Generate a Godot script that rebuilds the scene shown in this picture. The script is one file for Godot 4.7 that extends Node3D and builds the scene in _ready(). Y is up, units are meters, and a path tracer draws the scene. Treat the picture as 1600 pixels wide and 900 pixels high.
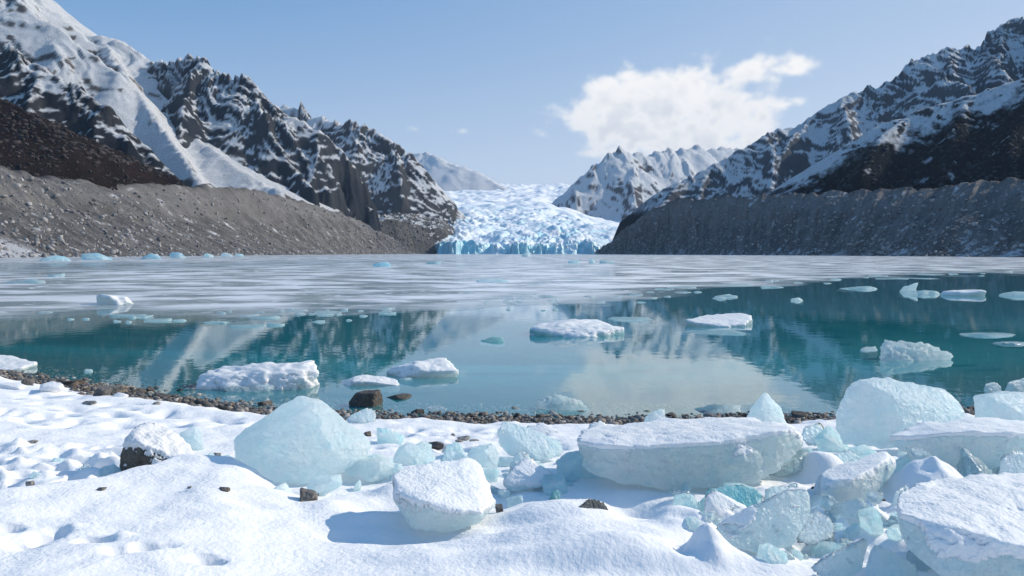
extends Node3D
# A glacier lake between snowy mountains: snow shore with ice blocks in front, half frozen lake, moraines, icefall and peaks behind.

const F := 1256.0            # focal length in photograph pixels (1600 wide)
const EYE := Vector3(0, 2, 0)
const SUN_DIR := Vector3(0.814, 0.500, -0.296)   # towards the sun
var cam_basis := Basis()
var used := {}
var mats := {}
var fine: FastNoiseLite
var ridged: FastNoiseLite
var broad: FastNoiseLite
var cells: FastNoiseLite
var rng := RandomNumberGenerator.new()

# ---------------------------------------------------------------- helpers
func numbered(called: String, parent: Node = self) -> String:
	if parent != self:
		return called
	if not used.has(called):
		used[called] = 0
		return called
	used[called] += 1
	return "%s_%03d" % [called, used[called]]

func tag(o: Node, label: String, category := "", group := "", kind := "") -> void:
	if label: o.set_meta("label", label)
	if category: o.set_meta("category", category)
	if group: o.set_meta("group", group)
	if kind: o.set_meta("kind", kind)

func put(called: String, m: Mesh, mat: Material, parent: Node = self) -> MeshInstance3D:
	var o := MeshInstance3D.new()
	o.name = numbered(called, parent)
	o.mesh = m
	if mat: o.material_override = mat
	parent.add_child(o, true)
	return o

func at(px: float, py: float, d: float) -> Vector3:     # a sight line of the survey, d metres out along -Z
	var r: Vector3 = cam_basis * Vector3((px - 800.0) / F, (450.0 - py) / F, -1.0)
	return EYE + r * (d / -r.z)

func noise(kind: int, frequency: float, octaves: int, seed_: int, fractal := 1) -> FastNoiseLite:
	var n := FastNoiseLite.new()
	n.noise_type = kind; n.frequency = frequency; n.fractal_octaves = octaves; n.seed = seed_
	n.fractal_type = fractal if octaves > 1 else 0
	return n

func arrays_mesh(v: PackedVector3Array, n: PackedVector3Array, c: PackedColorArray, idx: PackedInt32Array, uv := PackedVector2Array()) -> ArrayMesh:
	var a := []
	a.resize(Mesh.ARRAY_MAX)
	a[Mesh.ARRAY_VERTEX] = v
	if n.size(): a[Mesh.ARRAY_NORMAL] = n
	if c.size(): a[Mesh.ARRAY_COLOR] = c
	if uv.size(): a[Mesh.ARRAY_TEX_UV] = uv
	a[Mesh.ARRAY_INDEX] = idx
	var m := ArrayMesh.new()
	m.add_surface_from_arrays(Mesh.PRIMITIVE_TRIANGLES, a)
	return m

func spaced(stops: Array) -> PackedFloat32Array:        # [start, step, stop, step, stop ...]: pieces of even or growing spacing
	var out := PackedFloat32Array()
	var x: float = stops[0]
	out.append(x)
	for k in range(1, stops.size(), 2):
		var n := int(maxf(1.0, round((stops[k + 1] - x) / stops[k])))
		var x0 := x
		for i in range(1, n + 1):
			out.append(x0 + (stops[k + 1] - x0) * i / n)
		x = stops[k + 1]
	return out

func grid_index(nx: int, nd: int) -> PackedInt32Array:  # rows of d run away from the eye; seen from above
	var idx := PackedInt32Array()
	idx.resize((nx - 1) * (nd - 1) * 6)
	var q := 0
	for j in nd - 1:
		var row := j * nx
		for i in nx - 1:
			var a := row + i
			idx[q] = a; idx[q + 1] = a + nx; idx[q + 2] = a + nx + 1
			idx[q + 3] = a; idx[q + 4] = a + nx + 1; idx[q + 5] = a + 1
			q += 6
	return idx

func grid_normals(v: PackedVector3Array, nx: int, nd: int) -> PackedVector3Array:
	var n := PackedVector3Array()
	n.resize(v.size())
	for j in nd:
		var up := mini(j + 1, nd - 1) * nx
		var dn := maxi(j - 1, 0) * nx
		var row := j * nx
		for i in nx:
			var e := v[row + mini(i + 1, nx - 1)] - v[row + maxi(i - 1, 0)]
			var f := v[up + i] - v[dn + i]
			n[row + i] = e.cross(f).normalized()
	return n

func smooth(a: float, b: float, x: float) -> float:
	var t := clampf((x - a) / (b - a), 0.0, 1.0)
	return t * t * (3.0 - 2.0 * t)

func table(xs: Array, x: float) -> float:               # piecewise linear: [[x, y], ...]
	if x <= xs[0][0]: return xs[0][1]
	for k in range(1, xs.size()):
		if x <= xs[k][0]:
			return lerpf(xs[k - 1][1], xs[k][1], (x - xs[k - 1][0]) / (xs[k][0] - xs[k - 1][0]))
	return xs[-1][1]

func tileable(size: int, f: Callable) -> Image:          # a seamless grey image from a callable of (u, v) through blended copies
	var im := Image.create(size, size, false, Image.FORMAT_L8)
	for y in size:
		for x in size:
			im.set_pixel(x, y, Color.from_hsv(0, 0, clampf(f.call(float(x) / size, float(y) / size), 0.0, 1.0)))
	return im

func noise_texture(n: FastNoiseLite, size: int, normal := false, strength := 4.0, ramp: Gradient = null) -> NoiseTexture2D:
	var t := NoiseTexture2D.new()
	t.width = size; t.height = size; t.seamless = true; t.seamless_blend_skirt = 0.2
	t.noise = n; t.as_normal_map = normal; t.bump_strength = strength
	t.generate_mipmaps = false
	if ramp: t.color_ramp = ramp
	return t

func ramp(stops: Array) -> Gradient:
	var g := Gradient.new()
	g.offsets = PackedFloat32Array(stops.map(func(s): return s[0]))
	g.colors = PackedColorArray(stops.map(func(s): return s[1]))
	return g

func grey(x: float) -> Color:
	return Color(x, x, x)

func lin(r: float, g: float, b: float) -> Color:          # a linear base colour as the sRGB value that albedo_color wants
	return Color(r, g, b).linear_to_srgb()

func plain(roughness: float, vertex := true) -> StandardMaterial3D:
	var m := StandardMaterial3D.new()
	m.roughness = roughness
	m.vertex_color_use_as_albedo = vertex
	return m

func triplanar(m: StandardMaterial3D, scale: float, world := true) -> void:
	m.uv1_triplanar = true
	m.uv1_world_triplanar = world
	m.uv1_scale = Vector3.ONE * scale

# ---------------------------------------------------------------- camera, sky, sun, materials
func set_up() -> void:
	var cam := Camera3D.new()
	cam.name = "camera"
	cam.fov = rad_to_deg(2.0 * atan(450.0 / F))
	cam.near = 0.1
	cam.far = 30000.0
	cam.position = EYE
	cam.rotation.x = -atan(55.0 / F)
	cam_basis = Basis.from_euler(cam.rotation)
	add_child(cam)
	cam.current = true
	var sun := DirectionalLight3D.new()
	sun.name = "sun"
	sun.light_color = Color(1.0, 0.955, 0.885)
	sun.light_energy = 1.42
	sun.light_angular_distance = 0.5
	sun.shadow_enabled = true
	sun.look_at_from_position(SUN_DIR * 100.0, Vector3.ZERO)
	add_child(sun)
	var env := Environment.new()
	env.background_mode = Environment.BG_SKY
	env.sky = Sky.new()
	env.sky.sky_material = make_sky()
	env.sky_rotation = Vector3(0, PI, 0)             # the panorama's seam lies behind the eye
	env.background_energy_multiplier = 1.0
	env.tonemap_mode = Environment.TONE_MAPPER_LINEAR
	env.tonemap_exposure = 1.05
	env.sdfgi_enabled = true
	env.ssao_enabled = true
	env.ssil_enabled = true
	env.fog_enabled = true
	env.fog_density = 0.00005
	env.fog_light_color = Color(0.74, 0.86, 1.0)
	var we := WorldEnvironment.new()
	we.name = "daylight"
	we.environment = env
	add_child(we)

func sky_color(dir: Vector3) -> Color:
	var e := maxf(dir.y, 0.0)
	var t := pow(1.0 - e, 5.0)
	var toward := maxf(dir.dot(SUN_DIR), -0.2)
	var c := Vector3(0.025, 0.225, 0.55).lerp(Vector3(0.84, 0.93, 1.02), t)
	c += Vector3(0.35, 0.30, 0.22) * pow(maxf(toward, 0.0), 1.5)
	return Color(c.x, c.y, c.z)

func make_sky() -> PanoramaSkyMaterial:
	var w := 256
	var h := 128
	var im := Image.create(w, h, false, Image.FORMAT_RGBAF)
	for y in h:
		for x in w:
			var el := (0.5 - (y + 0.5) / h) * PI
			var az := (x + 0.5) / w * TAU + PI
			var dir := Vector3(sin(az) * cos(el), sin(el), -cos(az) * cos(el))
			var c := sky_color(dir)
			if el < 0.0:
				c = Color(0.42, 0.50, 0.60).lerp(c, exp(el * 18.0))
			im.set_pixel(x, y, Color(c.r, c.g, c.b, 1.0))
	var W := 4096
	var H := 2048
	im.resize(W, H, Image.INTERPOLATE_CUBIC)
	# cumulus: [azimuth, elevation, half width, half height] in degrees; each cloud is a bundle of puffs
	var puffs := []
	var add := func(px: float, py: float, rx: float, ry: float, k := 1.0):   # as surveyed from the eye
		var r: Vector3 = cam_basis * Vector3((px - 800.0) / F, (450.0 - py) / F, -1.0).normalized()
		puffs.append([rad_to_deg(atan2(r.x, -r.z)), rad_to_deg(asin(r.y)), rx / F * 57.3 * 0.95, ry / F * 57.3 * 0.95, k])
	for q in [[985, 140, 80, 34, 1.0], [948, 172, 50, 32, 1.0], [1060, 155, 85, 46, 1.0], [1110, 185, 80, 44, 1.0], [990, 190, 110, 40, 1.0], [1070, 215, 105, 40, 1.0], [1150, 208, 58, 36, 1.0], [1010, 222, 70, 28, 0.8], [908, 186, 28, 16, 0.7],
			[1195, 104, 58, 25, 1.0], [1242, 101, 26, 15, 0.75], [1215, 163, 42, 13, 0.60], [1250, 158, 18, 8, 0.5], [1105, 106, 9, 12, 0.5], [1165, 148, 16, 8, 0.5],
			[828, 175, 14, 8, 0.5], [652, 201, 30, 9, 0.55], [722, 206, 26, 8, 0.55], [935, 240, 40, 10, 0.45]]:
		add.call(q[0], q[1], q[2], q[3], q[4])
	rng.seed = 77
	for k in 26:                                            # the rest of the sky round the lake
		var az := rng.randf_range(40.0, 320.0)
		var el := rng.randf_range(7.0, 24.0)
		for q in 5:
			puffs.append([wrapf(az + rng.randf_range(-5, 5), -180, 180), el + rng.randf_range(-1, 1.6), rng.randf_range(2, 4.5), rng.randf_range(1, 2.2), 1.0])
	var cn := noise(FastNoiseLite.TYPE_SIMPLEX_SMOOTH, 0.42, 6, 5)
	cn.fractal_gain = 0.5
	var bn := noise(FastNoiseLite.TYPE_SIMPLEX_SMOOTH, 0.30, 4, 6, FastNoiseLite.FRACTAL_RIDGED)
	var dens := {}
	var done := {}
	for p in puffs:
		var ra: float = p[2] * 1.7
		var re: float = p[3] * 1.9
		var fine_step: int = 1
		var x0 := int(((p[0] - ra) / 360.0 + 0.5) * W)
		var x1 := int(((p[0] + ra) / 360.0 + 0.5) * W)
		var y0 := maxi(0, int((0.5 - (p[1] + re) / 180.0) * H))
		var y1 := mini(H / 2 - 1, int((0.5 - (p[1] - re) / 180.0) * H))
		for y in range(y0, y1 + 1):
			var el := (0.5 - (y + 0.5) / H) * 180.0
			for x in range(x0, x1 + 1):
				var az := ((x + 0.5) / W - 0.5) * 360.0
				var dx: float = (az - p[0]) / p[2]
				var dy: float = (el - p[1]) / p[3]
				var r2 := dx * dx + dy * dy
				if r2 > 3.2: continue
				var g: float = p[4] * exp(-r2 * 1.1)
				var key := y * W + posmod(x, W)
				dens[key] = 1.0 - (1.0 - dens.get(key, 0.0)) * (1.0 - minf(g, 0.98))
	for key in dens:
		var y: int = key / W
		var x: int = key % W
		var az := wrapf((x + 0.5) / W * 360.0, -180.0, 180.0)
		var el := (0.5 - (y + 0.5) / H) * 180.0
		var nz: float = 0.6 * cn.get_noise_3d(az, el * 1.35, 3.0) - 0.42 * bn.get_noise_3d(az, el * 1.25, 8.0)
		var d: float = dens[key] + nz * 0.85 + 0.02
		var a := smooth(0.16, 0.80, d)
		if a <= 0.001: continue
		# how much cloud stands between here and the sun, up and to the right
		var over := 0.0
		for s in [[8, 10], [18, 20], [30, 32]]:
			var q: float = dens.get(maxi(0, y - s[1]) * W + posmod(x + s[0], W), 0.0)
			over += smooth(0.35, 0.95, q + 0.8 * cn.get_noise_3d(az + s[0] * 360.0 / W, (el + s[1] * 180.0 / H) * 1.35, 3.0)) / 3.0
		var thick := smooth(0.5, 1.0, d) * over
		var lit := Color(1.0, 0.99, 0.98).lerp(Color(0.70, 0.74, 0.81), clampf(thick * (0.72 + 1.1 * nz), 0.0, 0.85))
		var c := im.get_pixel(x, y)
		im.set_pixel(x, y, c.lerp(lit, a * 0.96))
	var sm := PanoramaSkyMaterial.new()
	sm.panorama = ImageTexture.create_from_image(im)
	return sm

func make_materials() -> void:
	var m := plain(0.92)                                   # far rock and snow: colours by vertex, grain by texture
	var g := noise(FastNoiseLite.TYPE_SIMPLEX, 0.03, 5, 11)
	m.albedo_texture = noise_texture(g, 512, false, 1.0, ramp([[0.0, grey(0.72)], [0.5, grey(0.93)], [1.0, grey(1.0)]]))
	m.heightmap_enabled = true
	m.heightmap_texture = noise_texture(noise(FastNoiseLite.TYPE_SIMPLEX, 0.02, 6, 13, FastNoiseLite.FRACTAL_RIDGED), 1024)
	m.heightmap_scale = 220.0
	m.metallic_specular = 0.08
	triplanar(m, 0.022)
	mats.mountain = m
	m = plain(0.95)
	m.albedo_texture = noise_texture(noise(FastNoiseLite.TYPE_CELLULAR, 0.05, 3, 12), 512, false, 1.0, ramp([[0.0, grey(0.6)], [0.5, grey(0.95)], [1.0, grey(1.0)]]))
	m.heightmap_enabled = true
	m.heightmap_texture = mats.mountain.heightmap_texture
	m.heightmap_scale = 110.0
	m.metallic_specular = 0.08
	triplanar(m, 0.05)
	mats.scree = m
	m = plain(0.5)
	mats.glacier = m
	m = plain(0.75)                                        # snow underfoot
	m.heightmap_enabled = true
	var sn := noise(FastNoiseLite.TYPE_SIMPLEX, 0.022, 6, 31)
	sn.fractal_gain = 0.62
	m.heightmap_texture = fine_relief(sn)
	m.heightmap_scale = 0.5
	m.metallic_specular = 0.25
	triplanar(m, 0.7)
	mats.snow = m
	m = plain(0.7)
	m.heightmap_enabled = true
	m.heightmap_texture = mats.snow.heightmap_texture
	m.heightmap_scale = 0.6
	m.metallic_specular = 0.25
	m.backlight_enabled = true
	m.backlight = Color(0.7, 0.71, 0.72)
	triplanar(m, 1.5)
	mats.cap = m
	m = plain(0.85)                                        # wet gravel bed
	m.albedo_texture = noise_texture(noise(FastNoiseLite.TYPE_CELLULAR, 0.05, 2, 17), 512, false, 1.0, ramp([[0.0, grey(0.35)], [0.6, grey(0.9)], [1.0, grey(1.0)]]))
	triplanar(m, 1.2)
	mats.bed = m
	# water: a clear sheet with the milky turquoise of glacier meal in it
	m = StandardMaterial3D.new()
	m.transparency = BaseMaterial3D.TRANSPARENCY_ALPHA
	m.albedo_color = Color(lin(0.002, 0.38, 0.44), 0.36)
	m.roughness = 0.02
	m.metallic_specular = 0.52
	m.normal_enabled = true
	m.normal_texture = ripple_texture()
	m.normal_scale = 0.011
	triplanar(m, 0.22)
	mats.water = m
	# skin of new ice on the lake
	m = StandardMaterial3D.new()
	m.transparency = BaseMaterial3D.TRANSPARENCY_ALPHA
	m.vertex_color_use_as_albedo = true
	m.roughness = 0.33
	m.metallic_specular = 0.5
	var sk := noise(FastNoiseLite.TYPE_SIMPLEX, 0.012, 6, 41)
	sk.fractal_gain = 0.6
	sk.domain_warp_enabled = true
	sk.domain_warp_amplitude = 40.0
	m.albedo_texture = skin_texture()
	m.uv1_scale = Vector3.ONE
	mats.skin = m
	ice_materials()

func fine_relief(n: FastNoiseLite) -> ImageTexture:        # heights in finer steps than eight bits
	var im := n.get_seamless_image(1024, 1024, false, false, 0.15)
	im.convert(Image.FORMAT_RF)
	im.resize(512, 512, Image.INTERPOLATE_BILINEAR)
	im.resize(1024, 1024, Image.INTERPOLATE_CUBIC)
	return ImageTexture.create_from_image(im)

func ice_texture() -> ImageTexture:                        # cloudy and clear ice with healed cracks
	var n1 := noise(FastNoiseLite.TYPE_SIMPLEX_SMOOTH, 0.012, 5, 91)
	n1.fractal_gain = 0.6
	var n2 := noise(FastNoiseLite.TYPE_SIMPLEX_SMOOTH, 0.007, 3, 92, FastNoiseLite.FRACTAL_RIDGED)
	var n3 := noise(FastNoiseLite.TYPE_CELLULAR, 0.05, 2, 93)
	var a := n1.get_seamless_image(512, 512, false, false, 0.2)
	var b := n2.get_seamless_image(512, 512, false, false, 0.2)
	var d := n3.get_seamless_image(512, 512, false, false, 0.2)
	var im := Image.create(512, 512, false, Image.FORMAT_RGBA8)
	for y in 512:
		for x in 512:
			var t := smooth(0.28, 0.62, a.get_pixel(x, y).r) * 0.8 + smooth(0.82, 0.96, b.get_pixel(x, y).r) * 0.7 + 0.25 * smooth(0.5, 0.1, d.get_pixel(x, y).r)
			im.set_pixel(x, y, Color(0.945, 0.988, 0.994).lerp(Color(1, 1, 1), clampf(t, 0, 1)))
	return ImageTexture.create_from_image(im)

func ripple_texture() -> ImageTexture:
	var a := noise(FastNoiseLite.TYPE_SIMPLEX_SMOOTH, 0.008, 4, 51)
	var im := a.get_seamless_image(1024, 1024, false, false, 0.15)
	im.convert(Image.FORMAT_RGBA8)
	im.bump_map_to_normal_map(14.0)
	return ImageTexture.create_from_image(im)

func skin_texture() -> ImageTexture:                       # alpha: how closed the skin is; grey: frost on it
	var n1 := noise(FastNoiseLite.TYPE_SIMPLEX_SMOOTH, 0.006, 6, 61)
	n1.fractal_gain = 0.58
	var n2 := noise(FastNoiseLite.TYPE_CELLULAR, 0.018, 3, 62)
	n2.cellular_return_type = FastNoiseLite.RETURN_DISTANCE2_SUB
	var n3 := noise(FastNoiseLite.TYPE_SIMPLEX_SMOOTH, 0.008, 4, 63, FastNoiseLite.FRACTAL_RIDGED)
	var cr := n3.get_seamless_image(1024, 1024, false, false, 0.2)
	var a := n1.get_seamless_image(1024, 1024, false, false, 0.2)
	var b := n2.get_seamless_image(1024, 1024, false, false, 0.2)
	var im := Image.create(1024, 1024, false, Image.FORMAT_RGBA8)
	for y in 1024:
		for x in 1024:
			var p := a.get_pixel(x, y).r
			var q := b.get_pixel(x, y).r
			var crack := smooth(0.80, 0.93, cr.get_pixel(x, y).r)
			var frost := clampf(smooth(0.45, 0.8, p) * 0.75 + 0.25 * smooth(0.3, 0.9, q) + crack, 0.0, 1.0)
			var c := 0.88 + 0.12 * frost
			im.set_pixel(x, y, Color(c, c, c, clampf(0.30 + 0.75 * smooth(0.28, 0.68, p) + 0.6 * crack, 0.0, 1.0)))
	return ImageTexture.create_from_image(im)

# ---------------------------------------------------------------- mountains
func line(points: Array) -> PackedVector3Array:           # surveyed crest: [px, py, metres away] each
	var out := PackedVector3Array()
	for p in points: out.append(at(p[0], p[1], p[2]))
	return out

func add_spurs(segs: Array, crest: PackedVector3Array, o: Dictionary) -> void:
	var gap: float = o.spur_gap
	var walked := gap * 0.4
	for k in crest.size() - 1:
		var a := crest[k]
		var b := crest[k + 1]
		var L := Vector2(a.x - b.x, a.z - b.z).length()
		while walked < L:
			var p := a.lerp(b, walked / L)
			var dir: Vector2 = Vector2(o.down[0], o.down[1]).rotated(rng.randf_range(-0.45, 0.45)).normalized()
			var height: float = p.y - o.floor
			var ks: float = o.k * rng.randf_range(0.72, 0.95)
			var reach: float = height / ks * rng.randf_range(0.55, 0.95)
			var bend := dir.rotated(rng.randf_range(-0.4, 0.4))
			var q := Vector3(p.x + dir.x * reach * 0.5, p.y - ks * 0.85 * reach * 0.5, p.z + dir.y * reach * 0.5)
			var r := Vector3(q.x + bend.x * reach * 0.5, q.y - ks * 1.1 * reach * 0.5, q.z + bend.y * reach * 0.5)
			segs.append([p, q, o.k * 1.35])
			segs.append([q, r, o.k * 1.35])
			walked += gap * rng.randf_range(0.6, 1.5)
		walked -= L

func cone_height(segs: Array, x: float, z: float) -> float:
	var best := -200.0
	for s in segs:
		var a: Vector3 = s[0]
		var e: Vector3 = s[1] - a
		var px := x - a.x
		var pz := z - a.z
		var t := clampf((px * e.x + pz * e.z) / (e.x * e.x + e.z * e.z + 0.001), 0.0, 1.0)
		var dx := px - e.x * t
		var dz := pz - e.z * t
		var h: float = a.y + e.y * t - s[2] * sqrt(dx * dx + dz * dz)
		if h > best: best = h
	return best

func massif(called: String, label: String, crests: Array, xs: PackedFloat32Array, ds: PackedFloat32Array, o: Dictionary) -> MeshInstance3D:
	rng.seed = o.seed
	var segs := []
	for c in crests:
		var pts: PackedVector3Array = c[0]
		for k in pts.size() - 1:
			segs.append([pts[k], pts[k + 1], c[1]])
		if c.size() > 2:
			var oo := o.duplicate()
			oo.merge(c[2], true)
			oo.k = c[1]
			if oo.has("spur_gap"): add_spurs(segs, pts, oo)
	var nx := xs.size()
	var nd := ds.size()
	var every := 3
	var cx := (nx - 1) / every + 2
	var cd := (nd - 1) / every + 2
	var coarse := PackedFloat32Array()
	coarse.resize(cx * cd)
	for j in cd:
		var d := ds[mini(j * every, nd - 1)]
		for i in cx:
			coarse[j * cx + i] = cone_height(segs, xs[mini(i * every, nx - 1)], -d)
	var v := PackedVector3Array()
	v.resize(nx * nd)
	var big := noise(FastNoiseLite.TYPE_SIMPLEX_SMOOTH, o.freq, 5, o.seed, FastNoiseLite.FRACTAL_RIDGED)
	var small := noise(FastNoiseLite.TYPE_SIMPLEX, o.freq * 7.0, 4, o.seed + 1)
	var warp := noise(FastNoiseLite.TYPE_SIMPLEX_SMOOTH, o.freq * 0.8, 2, o.seed + 2)
	var amp: float = o.amp
	var floor_y: float = o.floor
	var dn := Vector2(o.down[0], o.down[1]).normalized()
	var cut: Array = o.get("cut", [])
	var cut_low: Array = o.get("cut_low", [])
	var cut_rough: float = o.get("cut_rough", 0.0)
	var cut_k: float = o.get("cut_k", 1.1)
	for j in nd:
		var fj := float(j) / every
		var j0 := int(fj)
		var tj := fj - j0
		var d := ds[j]
		for i in nx:
			var fi := float(i) / every
			var i0 := int(fi)
			var ti := fi - i0
			var q := j0 * cx + i0
			var h := lerpf(lerpf(coarse[q], coarse[q + 1], ti), lerpf(coarse[q + cx], coarse[q + cx + 1], ti), tj)
			var x := xs[i]
			var w := clampf((h - floor_y) / o.range, 0.35, 1.0)
			if cut.size(): h -= maxf(0.0, x - table(cut, d) + cut_rough * (0.8 * small.get_noise_2d(x * 0.35, d * 0.35) + warp.get_noise_2d(x * 2.5, d * 2.5))) * cut_k
			if cut_low.size(): h -= maxf(0.0, table(cut_low, d) - x) * 1.6
			var wx: float = warp.get_noise_2d(x, d) * 0.55 / o.freq
			var across: float = (x * dn.y + d * dn.x) + wx
			var along: float = (x * dn.x - d * dn.y) * o.get("stretch", 0.42) + wx * 0.5
			var r := big.get_noise_3d(across, h * 0.25, along)
			if r > 0.45: r = 0.45 + (r - 0.45) * 0.45
			h += amp * w * (r * 0.85 - 0.22) + amp * o.get("small", 0.20) * w * small.get_noise_3d(across, h * 0.5, along * 0.9)
			v[j * nx + i] = Vector3(x, maxf(h, -3.0), -d)
	var n := grid_normals(v, nx, nd)
	var c := PackedColorArray()
	c.resize(v.size())
	var s1 := noise(FastNoiseLite.TYPE_SIMPLEX, o.get("patch", 0.03), 5, o.seed + 3)
	s1.fractal_gain = 0.6
	var s2 := noise(FastNoiseLite.TYPE_SIMPLEX, 0.012, 3, o.seed + 4)
	var rock: Color = o.rock
	var rock2: Color = o.rock2
	var snow := Color(0.84, 0.86, 0.89)
	var veg: Callable = o.get("veg", func(_p, _n, cc0, _r, _a, _b): return cc0)
	for k in v.size():
		var p := v[k]
		var alt: float = (p.y - floor_y) / o.range
		var j1 := s1.get_noise_3d(p.x * dn.y - p.z * dn.x, p.y * 0.35, (p.x * dn.x + p.z * dn.y) * 0.5)
		var j2 := s2.get_noise_3d(p.x, p.y, p.z)
		var thr: float = lerpf(o.thr0, o.thr1, clampf(alt, 0, 1)) + j1 * o.jit + j2 * o.jit * 0.8
		var t := smooth(thr - 0.025, thr + 0.025, n[k].y)
		var rc := rock.lerp(rock2, clampf(0.5 + 1.1 * j2 + 0.5 * j1, 0, 1))
		var cc := rc.lerp(snow, t)
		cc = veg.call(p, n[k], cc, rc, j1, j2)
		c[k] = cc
	var o_ := put(called, arrays_mesh(v, n, c, grid_index(nx, nd)), mats.mountain)
	tag(o_, label, "", "", "structure")
	if o.has("stones"):
		rng.seed = o.seed + 9
		var places := []
		while places.size() < o.stones:
			var k := rng.randi() % v.size()
			var p := v[k]
			if p.y < 0.3: continue
			var r: float = 0.4 + 2.2 * pow(rng.randf(), 4.0)
			var tone := rock.lerp(rock2, rng.randf_range(-0.3, 1.3))
			if o.has("scrub"):
				if c[k].r > 0.2 or p.y < 30.0: continue
				tone = c[k] * rng.randf_range(0.5, 1.7)
			places.append([Transform3D(Basis.from_euler(Vector3(rng.randf() * 6.0, rng.randf() * 6.0, 0)).scaled_local(Vector3(1, 0.7, 1) * r), p + Vector3(rng.randf_range(-1, 1), -0.1 * r, rng.randf_range(-1, 1))), tone])
		scatter("scrub" if o.has("scrub") else "rubble", ("low bushes and stones on the " if o.has("scrub") else "boulders and rubble lying over the ") + label, places, stone_mesh(o.seed, 1, 0.8, 0.05), plain(0.9))
	return o_

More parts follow.
